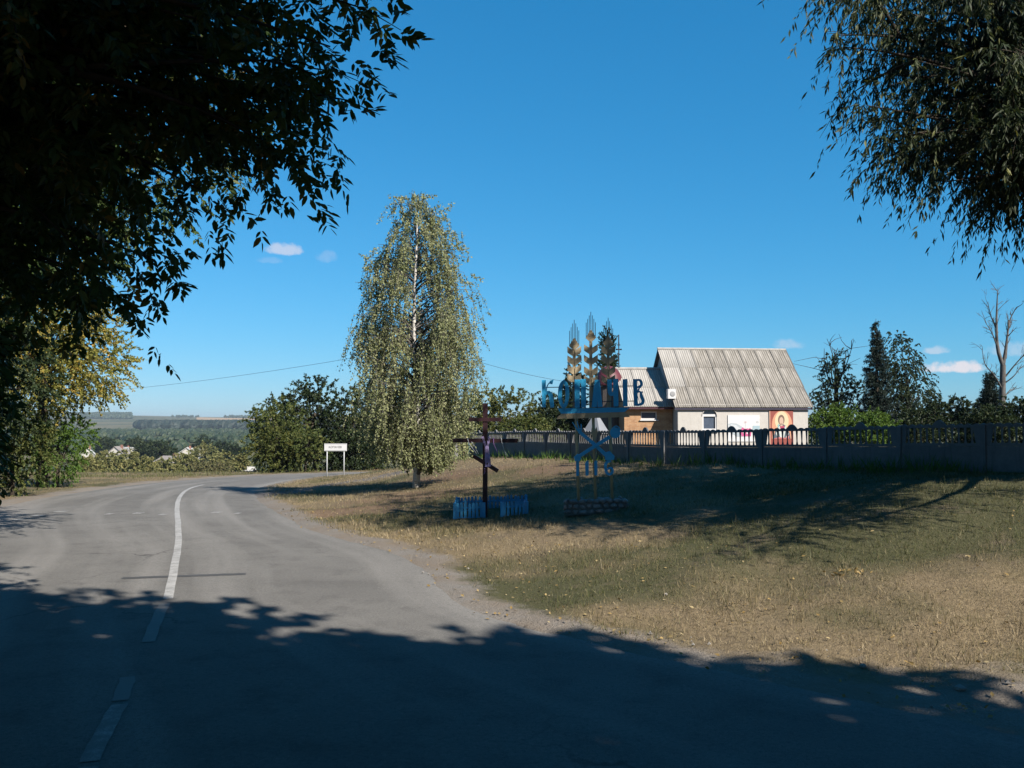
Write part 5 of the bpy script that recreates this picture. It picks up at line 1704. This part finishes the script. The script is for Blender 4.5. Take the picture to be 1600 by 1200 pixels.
# stone plinth
STONE = simple('plinth_stone', (.38, .35, .335), (.22, .20, .195), 4, .95, bumpk=.7, vary=.22)
plin = MB(); pw_ = 99 * ms
zpt = (803 - 779) * ms
plin.box((.012, .18, zpt * .4), (pw_ * .94, .42, zpt * .9))
pl = part('plinth', plin, simple('plinth_mortar', (.26, .245, .23), (.19, .18, .17), 5, .95, bumpk=.5), sign)
rgs = np.random.default_rng(5)
for r in range(3):
    x = -pw_ / 2 - .02
    while x < pw_ / 2 - .03:
        w = rgs.uniform(.09, .21); w = min(w, pw_ / 2 + .04 - x); h = zpt / 3
        mb = MB(); n = 7
        ang = np.arange(n) * 2 * math.pi / n + rgs.uniform(0, .8)
        rr = rgs.uniform(.82, 1.1, n)
        ring = np.stack([np.cos(ang) * w * .52 * rr, np.sin(ang) * h * .52 * rr], 1)
        cx_, cz_ = x + w / 2, h * (r + .5) + rgs.uniform(-.01, .01)
        bow = rgs.uniform(.03, .07)
        V = [(cx_ + a, .0, cz_ + b) for a, b in ring] + [(cx_ + a * .7, -bow, cz_ + b * .7) for a, b in ring] + [(cx_, -bow * 1.2, cz_)]
        f = [(i, (i + 1) % n, n + (i + 1) % n, n + i) for i in range(n)] + [(n + i, n + (i + 1) % n, 2 * n) for i in range(n)]
        mb.add(V, f); part('stone', mb, STONE, pl, loc=(0, -.03, 0))
        x += w + .01
for i in range(9):
    mb = MB(); c = rgs.uniform(.05, .1)
    mb.lathe([(c * .5, -.03), (c, 0), (c * .85, .03), (c * .3, .05)], 7); part('stone', mb, STONE, pl, loc=(rgs.uniform(-.5, .5) * pw_ * .95, rgs.uniform(-.02, .36), zpt * .88), rot=(rgs.uniform(-.4, .4), rgs.uniform(-.4, .4), 0))
# poles run from the plinth up into the ears
for px, top in ((904.5, 590), (931, 585), (957, 590)):
    x = (px - 931 + .029 * (803 - 778)) * ms
    mb = MB(); mb.tube([(x, .06, zpt * .5), (x, .06, (803 - top) * ms)], .034, 10); part('pole', mb, PALEPOLE, sign, smooth=True)


def ear(cx, top, chev, stem_bot, aw):
    mb = MB(); st = sp([(cx - 2.3, top + 11), (cx + 2.3, top + 11), (cx + 2.5, stem_bot), (cx - 2.5, stem_bot)])
    mb.prism(st[::-1], -.012, .012); e = part('wheat_ear', mb, GOLD, sign)
    poly('kernel', [(cx, top), (cx + 8.4, top + 13.5), (cx + 4.5, top + 17.5), (cx, top + 20), (cx - 4.5, top + 17.5), (cx - 8.4, top + 13.5)], GOLD, -.02, .012, e)
    for y in chev:
        for s in (-1, 1):
            poly('kernel', [(cx + s * 1.2, y + 5.2), (cx + s * 10.8, y - .8), (cx + s * 10.8, y + 8.4), (cx + s * 9.6, y + 9.8), (cx + s * 1.2, y + 15.5)], GOLD, -.022 - .004 * (s > 0), .010, e)
    for i in range(7):
        x = cx - 7.2 + 14.4 * i / 6; k = 3 - abs(i - 3)
        a = s_(x, top + 14 - 3.3 * k); b = s_(x, top - 10.5 - 5.6 * k)
        mb = MB(); mb.tube([(a[0], -.01, a[1]), (b[0], -.01, b[1])], .0065, 4); part('awn', mb, IRON, e)
ear(897.3, 527, [542, 556, 570, 584], 640, 0)
ear(923.3, 515, [539.5, 556, 574, 588], 640, 0)
ear(950.5, 525, [542, 556, 574, 588], 640, 0)


def zz(x, y): return (840 + x / 9.41, 585 + y / 9.41)
def Lp(pts): return [zz(*p) for p in pts]
rg_y = -.075
def letter(polys, holes=None, label=None):
    mb = MB()
    for i_, pp in enumerate(polys):
        qq = sp(Lp(pp)); area = sum(a[0] * b[1] - b[0] * a[1] for a, b in zip(qq, qq[1:] + qq[:1]))
        if area < 0: qq = qq[::-1]
        mb.prism(qq, rg_y - .014 - .0006 * i_, rg_y + .014 + .0006 * i_)
    o = part('letter', mb, BLUE, sign)
    return o
def stroke(path, w, n=18, sm=2):
    pts = resample(smooth_poly(np.array(path, float), sm), n); tg = nrm(np.gradient(pts, axis=0)); nr = np.stack([-tg[:, 1], tg[:, 0]], 1)
    wv = np.interp(np.linspace(0, 1, n), np.linspace(0, 1, len(np.atleast_1d(w))), np.atleast_1d(w))[:, None]
    a, b = pts + nr * wv / 2, pts - nr * wv / 2
    return [[tuple(a[i]), tuple(a[i + 1]), tuple(b[i + 1]), tuple(b[i])] for i in range(n - 1)]
# К
letter([[(60, 75), (120, 75), (118, 475), (68, 475)]] + stroke([(122, 262), (132, 190), (150, 140), (180, 112)], [22, 16, 14], 10) + [[(165, 128), (180, 92), (236, 66), (216, 140)]]
       + stroke([(108, 285), (150, 248), (192, 290), (204, 380), (214, 482)], [36, 58, 62, 60, 54], 16))
# О
letter(stroke([(395, 95), (340, 140), (322, 290), (345, 440), (388, 488)], [44, 54, 60, 54, 44], 18, 2) + stroke([(375, 488), (420, 440), (440, 290), (425, 140), (375, 95)], [44, 52, 58, 52, 44], 18, 2))
# П
letter([[(541, 80), (619, 80), (616, 492), (545, 492)], [(634, 80), (708, 75), (708, 492), (638, 492)], [(620, 80), (633, 80), (633, 140), (620, 140)]])
# А
letter([[(836, 95), (884, 90), (868, 490), (790, 490)], [(860, 92), (910, 95), (950, 490), (878, 490)], [(840, 305), (905, 305), (910, 345), (835, 345)]])
# Ч
letter([[(1018, 90), (1090, 90), (1088, 280), (1026, 280)], [(1106, 85), (1182, 85), (1184, 490), (1114, 490)]] + stroke([(1052, 262), (1070, 308), (1124, 300)], [58, 62, 54], 8, 1))
# І
letter([[(1246, 95), (1316, 90), (1318, 492), (1252, 492)]])
# В
letter([[(1396, 95), (1456, 95), (1470, 490), (1412, 490)]] + stroke([(1445, 112), (1500, 108), (1525, 150), (1520, 200), (1448, 222)], [28, 34, 40, 38, 22], 14)
       + stroke([(1470, 300), (1480, 235), (1515, 215)], [14, 22, 14], 8) + stroke([(1465, 262), (1500, 290), (1545, 290)], [14, 24, 16], 8) + stroke([(1510, 290), (1522, 360), (1548, 410), (1540, 460), (1455, 480)], [28, 44, 42, 40, 28], 14))
for y in (183, 405):
    a, b = s_(*zz(100, y)), s_(*zz(1440, y + 12))
    mb = MB(); mb.tube([(a[0], rg_y + .03, a[1]), (b[0], rg_y + .03, b[1])], .010, 6); part('letter_rod', mb, IRON, sign)
for cx in (590, 868, 1150):
    a, b = s_(*zz(cx, 480)), s_(*zz(cx, 520)); mb = MB(); mb.box(((a[0] + b[0]) / 2, rg_y + .03, (a[1] + b[1]) / 2), (.05, .03, .05)); part('letter_bracket', mb, IRON, sign)
poly('blue_ribbon_board', Lp([(288, 494), (1357, 508), (1277, 574), (345, 574)]), BLUE, -.055, .03)
poly('yellow_ribbon_board', Lp([(345, 576), (1277, 576), (1357, 650), (272, 650)]), GOLD, -.055, .03)
def z6(x, y): return (880 + x / 13.33, 650 + y / 13.33)
def tool(nm, polys, y):
    mb = MB()
    for i_, pp in enumerate(polys):
        qq = sp([z6(*p) for p in pp]); area = sum(a[0] * b[1] - b[0] * a[1] for a, b in zip(qq, qq[1:] + qq[:1]))
        if area < 0: qq = qq[::-1]
        mb.prism(qq, y - .015 - .0007 * i_, y + .015 + .0007 * i_)
    part(nm, mb, BLUE, sign)
tool('crossed_mace', stroke([(300, 850), (640, 640), (960, 450)], [70, 68, 74], 6, 0) + [[(1070 + 108 * math.cos(a), 372 + 112 * math.sin(a)) for a in np.linspace(0, 6.283, 21)[:-1]], [(215, 850), (300, 780), (370, 880), (330, 940), (240, 930)]]
     + stroke([(1010, 280), (1080, 225), (1150, 255), (1172, 330)], [18, 22, 22, 18], 8, 1), -.12)
tool('crossed_fork', stroke([(330, 330), (600, 560), (920, 860)], [66, 70, 78], 6, 0) + [[(845, 780), (960, 745), (1060, 850), (1050, 930), (870, 930)]]
     + stroke([(345, 350), (270, 260), (190, 130)], [44, 26, 14], 6, 1) + stroke([(345, 340), (310, 220), (285, 110)], [40, 24, 14], 6, 1) + stroke([(350, 330), (375, 240), (365, 170)], [40, 24, 14], 6, 1), -.085)
poly('wheat_sprig', [z6(*p) for p in [(590, 250), (640, 330), (690, 240), (720, 350), (680, 470), (650, 580), (610, 470), (575, 370)]], GOLD, -.06, .02)
poly('number', [z6(*p) for p in [(262, 930), (325, 930), (322, 1240), (270, 1240)]], BLUE, -.075, .025)
poly('number', [z6(*p) for p in [(450, 990), (485, 930), (525, 930), (525, 1240), (465, 1240)]], BLUE, -.075, .025)
poly('number', [z6(*p) for p in [(640, 970), (660, 935), (705, 935), (705, 1240), (645, 1240)]], BLUE, -.075, .025)
mb = MB()
for i_, pp in enumerate(stroke([(985, 945), (880, 980), (868, 1100), (905, 1215), (985, 1230), (1035, 1150), (985, 1085), (900, 1130)], [50, 58, 60, 56, 52, 50, 46, 34], 26, 1)):
    qq = sp([z6(*p) for p in pp]); area = sum(a[0] * b[1] - b[0] * a[1] for a, b in zip(qq, qq[1:] + qq[:1]))
    mb.prism(qq if area > 0 else qq[::-1], -.0875 - .0005 * i_, -.0625 + .0005 * i_)
part('number', mb, BLUE, sign)
a, b = s_(*z6(250, 1085)), s_(*z6(1040, 1085)); mb = MB(); mb.tube([(a[0], -.045, a[1]), (b[0], -.045, b[1])], .008, 5); part('letter_rod', mb, IRON, sign)

# ------------------------------------------------------------------ town name plate
l = hit(510.5, 746); r = hit(537, 740)
ts = thing('town_name_plate', 'white rectangular town name plate on two thin white posts at the bend', 'sign', (l[0], l[1], l[2]), (0, 0, 0))
TY = l[1]; k = TY / FPX
GALV = simple('galvanised_post', (.62, .63, .64), (.52, .53, .54), 6, .5)
px0, px1 = (506.5 - 510.5) * k, (541.5 - 510.5) * k
zt = P(524, 693, TY)[2] - l[2]; zbm = P(524, 704.7, TY)[2] - l[2]
mb = MB(); mb.box(((px0 + px1) / 2, 0, (zt + zbm) / 2), (px1 - px0, .03, zt - zbm)); part('panel', mb, WHITEP, ts)
BLK = simple('black_lettering', (.02, .02, .022), None, 5, .6, bumpk=0)
me = text_mesh('КОПАЧІВ', .155, BLK, 'lettering'); part('lettering', me, None, ts, loc=((px0 + px1) / 2 - .02, -.018, (zt + zbm) / 2), rot=(R(90), 0, 0))
mb = MB()
for a_, b_ in (((px0 + .03, zt - .03), (px1 - .03, zt - .022)), ((px0 + .03, zbm + .022), (px1 - .03, zbm + .03))): mb.box(((a_[0] + b_[0]) / 2, -.017, (a_[1] + b_[1]) / 2), (b_[0] - a_[0], .004, .010))
part('border_line', mb, BLK, ts)
for px in (510.5, 537):
    x = (px - 510.5) * k; gzv = g1(l[0] + x, TY) - l[2]
    mb = MB(); mb.tube([(x, .035, gzv - .3), (x, .035, zt - .04)], .032, 8); part('post', mb, GALV, ts, smooth=True)

# ------------------------------------------------------------------ overhead wire and its pole
WIRE = simple('wire', (.03, .035, .045), None, 5, .6, bumpk=0)
pole_at = np.array([P(668, 655, 48)[0], 48, g1(P(668, 655, 48)[0], 48)])
pol = thing('utility_pole', 'wooden utility pole hidden behind the crown of the birch', 'pole', tuple(pole_at))
pt = P(668, 540, 48)[2] - pole_at[2]
mb = MB(); mb.tube([(0, 0, -.3), (0, 0, pt + .25)], [.11, .085], 8); part('pole_shaft', mb, BARK_GREY, pol, smooth=True)
mb = MB(); mb.box((0, 0, pt), (.9, .08, .08)); part('crossarm', mb, BARK_GREY, pol)
def wire(a, b, sag, label):
    t = np.linspace(0, 1, 30)[:, None]
    pts = a * (1 - t) + b * t - np.array([0, 0, 1]) * (sag * 4 * t * (1 - t))
    mb = MB(); mb.tube(pts, .009, 4, cap=False); o = part('overhead_wire', mb, WIRE); tag(o, label, 'wire', 'overhead wires')
pp = pole_at + [0, 0, pt + .05]
wire(pp, P(978, 606, 52.0), .45, 'thin overhead wire running from the birch down to the annex roof')
wire(pp, P(-60, 618, 92.0), .9, 'thin overhead wire crossing the sky left of the birch')

# ------------------------------------------------------------------ grass, fallen leaves and stones
def grass_patch(name, label, n, xr, yr, hl, wd, lmat, seed, dens=None, tone=None, margin=.35, tuft=1, flat=.5):
    rg = np.random.default_rng(seed)
    x = rg.uniform(*xr, n); y = yr[0] + (yr[1] - yr[0]) * rg.uniform(0, 1, n) ** 1.5
    s = sdist(x, y, RE); sl = -sdist(x, y, LE)
    d = np.maximum(s, sl)
    edge = margin + 1.3 * np.clip(vnoise(x * .9, y * .9, 12) - .25, 0, 1) + 2.0 * sstep(2.0, 6.0, x) * sstep(13, 7, y)
    keep = d > edge * rg.uniform(.35, 1.0, n)
    keep &= np.abs(x) < .66 * y + 1.0
    if len(x) > 20000:
        so_ = np.zeros_like(x)
        for (px, py, rx, ry) in SOIL:
            h_ = hit(px, py); so_ = np.maximum(so_, np.exp(-(((x - h_[0]) / rx) ** 2 + ((y - h_[1]) / ry) ** 2)))
        keep &= rg.uniform(0, 1, n) > so_ * .75
    if dens is not None: keep &= rg.uniform(0, 1, n) < dens(x, y)
    x, y = x[keep], y[keep]
    if tuft > 1:
        x = np.repeat(x, tuft) + rg.normal(size=len(x) * tuft) * .035; y = np.repeat(y, tuft) + rg.normal(size=len(y) * tuft) * .035
    z = gz(x, y)
    N = len(x)
    h = hl * rg.uniform(.4, 1.25, N) * (.6 + .8 * vnoise(x * .7, y * .7, 15)); az = rg.uniform(0, 6.283, N)
    a2 = rg.uniform(0, 6.283, N); lean = rg.uniform(.1, 1, N) * flat
    base = np.stack([x, y, z - .01], 1)
    sd = np.stack([np.cos(az), np.sin(az), np.zeros(N)], 1) * (wd * rg.uniform(.6, 1.3, N))[:, None] / 2
    tip = base + np.stack([np.cos(a2) * lean * h, np.sin(a2) * lean * h, h], 1)
    V = np.stack([base - sd, base + sd, tip], 1).reshape(-1, 3)
    tn = np.clip((tone(x, y) if tone is not None else 0) + rg.uniform(0, 1, N) * .5, 0, 1)
    mb = MB(); mb.add(V, np.arange(3 * N).reshape(N, 3), tn)
    o = struct(name, mb, lmat, label, kind='stuff'); o['category'] = 'grass'
    return o


L_GRASS = leaf_mat('dry_grass', [(0, (.075, .10, .03)), (.3, (.135, .14, .055)), (.6, (.33, .26, .145)), (1, (.52, .42, .26))], .25)
def gtone(x, y):
    return np.clip(.55 - .62 * turf(x, y), 0, .6)
grass_patch('grass', 'short dry mown grass on the near bank', 190000, (-6, 17), (7.2, 22), .065, .009, L_GRASS, 201, tone=gtone, flat=1.3)
grass_patch('grass', 'dry grass further up the bank towards the fence', 90000, (-12, 16), (18, 44), .09, .016, L_GRASS, 202, tone=gtone, flat=1.0)
grass_patch('grass', 'grass on the left verge and beyond the bend', 110000, (-45, -8), (17, 64), .075, .020, L_GRASS, 203, tone=lambda x, y: gtone(x, y) * .45, flat=.9, margin=.8)
grass_patch('weeds', 'rough green weeds at the foot of the concrete fence', 9000, (-4, 14), (19, 42), .30, .03, L_BRIGHT, 204, tuft=3, flat=.8,
            dens=lambda x, y: sstep(.9, .15, np.abs(sdist(x, y, np.array(pa + fb)) - .35)) * .9)
grass_patch('weeds', 'tall dry weeds along the far verge of the bend', 9000, (-60, 5), (50, 84), .20, .05, L_SEED, 205, tuft=2, flat=.7, margin=3)

grass_patch('grass', 'taller dry stalks and tufts standing out of the mown bank', 3600, (-6, 16), (8.5, 26), .17, .008, L_GRASS, 206, tuft=5, flat=.55, tone=lambda x, y: gtone(x, y) * .9,
            dens=lambda x, y: sstep(.48, .72, vnoise(x * .55, y * .55, 51)) * .9 + .06)
rg = np.random.default_rng(301)
n = 5200
x = rg.uniform(-8, 14, n); y = rg.uniform(5, 24, n)
s = sdist(x, y, RE)
keep = (s > -.2) & (rg.uniform(0, 1, n) < np.exp(-np.clip(s - .5, 0, 20) / 3.0) * .9 + .06)
x, y = x[keep], y[keep]; N = len(x)
z = gz(x, y) + .02
mb = MB(); az = rg.uniform(0, 6.283, N)
mb.leaves(np.stack([x, y, z], 1), np.stack([np.cos(az), np.sin(az), rg.uniform(-.1, .5, N)], 1), nrm(rg.normal(size=(N, 3)) * .5 + [0, 0, 1]), .052 * rg.uniform(.5, 1.4, N), .036, rg.uniform(0, 1, N))
o = struct('fallen_leaves', mb, leaf_mat('fallen_leaf', [(0, (.30, .20, .07)), (.6, (.42, .30, .12)), (1, (.55, .45, .26))], .15), 'yellow fallen leaves scattered along the roadside grass', kind='stuff'); o['category'] = 'leaves'

n = 900
x = rg.uniform(-7, 14, n); y = rg.uniform(5.5, 24, n)
s = sdist(x, y, RE)
keep = (s > -.35) & (s < .8 + 2.4 * sstep(2, 6, x))
x, y = x[keep], y[keep]
z = gz(x, y)
mb = MB()
for a, b, c in zip(x, y, z):
    r_ = .008 + .026 * rg.uniform(0, 1) ** 5
    m_ = np.array([[0, 0, 1], [1, 0, .1], [-.2, .9, .2], [-.9, -.3, 0], [.3, -.9, .1], [0, 0, -.6]]) * r_ * rg.uniform(.7, 1.2, (6, 1))
    mb.add(m_ + [a, b, max(c, zroad(b)) + r_ * .3], np.array([(0, 1, 2), (0, 2, 3), (0, 3, 4), (0, 4, 1), (5, 2, 1), (5, 3, 2), (5, 4, 3), (5, 1, 4)]))
o = struct('gravel', mb, simple('pebble', (.38, .36, .33), (.26, .24, .22), 8, .9), 'loose gravel on the road shoulder', kind='stuff'); o['category'] = 'gravel'

# a clump of brown fallen leaves on the bank, and two pale stones
cl = hit(1328, 902)
mb = MB(); N = 40; pos = np.array(cl) + rg.normal(size=(N, 3)) * [.13, .09, .015] + [0, 0, .04]
mb.leaves(pos, rg.normal(size=(N, 3)) + [0, 0, .2], rg.normal(size=(N, 3)), .075, .04, rg.uniform(0, .7, N))
o = struct('leaf_clump', mb, MATS['fallen_leaf'], 'small clump of brown dried leaves lying on the sunlit bank', kind='stuff')
PEB = MATS['pebble']
for px, py, r_, lab in ((1500, 1080, .05, 'largest pale stone on the gravelly verge at lower right'), (1348, 1046, .035, 'pale stone on the gravel edge left of the largest one'), (1040, 932, .03, 'small pale stone lying in the dry grass in the middle of the bank')):
    c = hit(px, py, 3.0)
    mb = MB(); mb.lathe([(r_ * .5, -.02), (r_, .0), (r_ * .9, r_ * .4), (r_ * .4, r_ * .65)], 8); v = mb.V[0]; v *= np.random.default_rng(px).uniform(.8, 1.2, v.shape)
    o = part('stone', mb, simple('pale_stone', (.36, .34, .31), (.28, .26, .24), 8, .9) if 'pale_stone' not in MATS else MATS['pale_stone'], loc=(c[0], c[1], c[2] + .02)); tag(o, lab, 'stone', 'pale stones by the road')

# ------------------------------------------------------------------ air
hz = MB(); hz.box((0, 2650, 6), (7800, 6300, 60))
hm = bpy.data.materials.new('haze_air'); hm.use_nodes = True; hm.node_tree.nodes.clear()
T_ = NT(hm.node_tree); ho = T_.n('ShaderNodeOutputMaterial')
pv = T_.n('ShaderNodeVolumePrincipled'); pv.inputs['Color'].default_value = (.42, .51, .60, 1); pv.inputs['Density'].default_value = .00013; pv.inputs['Anisotropy'].default_value = 0.0
T_.l(pv.outputs[0], ho.inputs['Volume'])
ho_ = link('haze', hz.mesh('haze', hm)); ho_['kind'] = 'stuff'; ho_['label'] = 'thin blue haze over the valley'
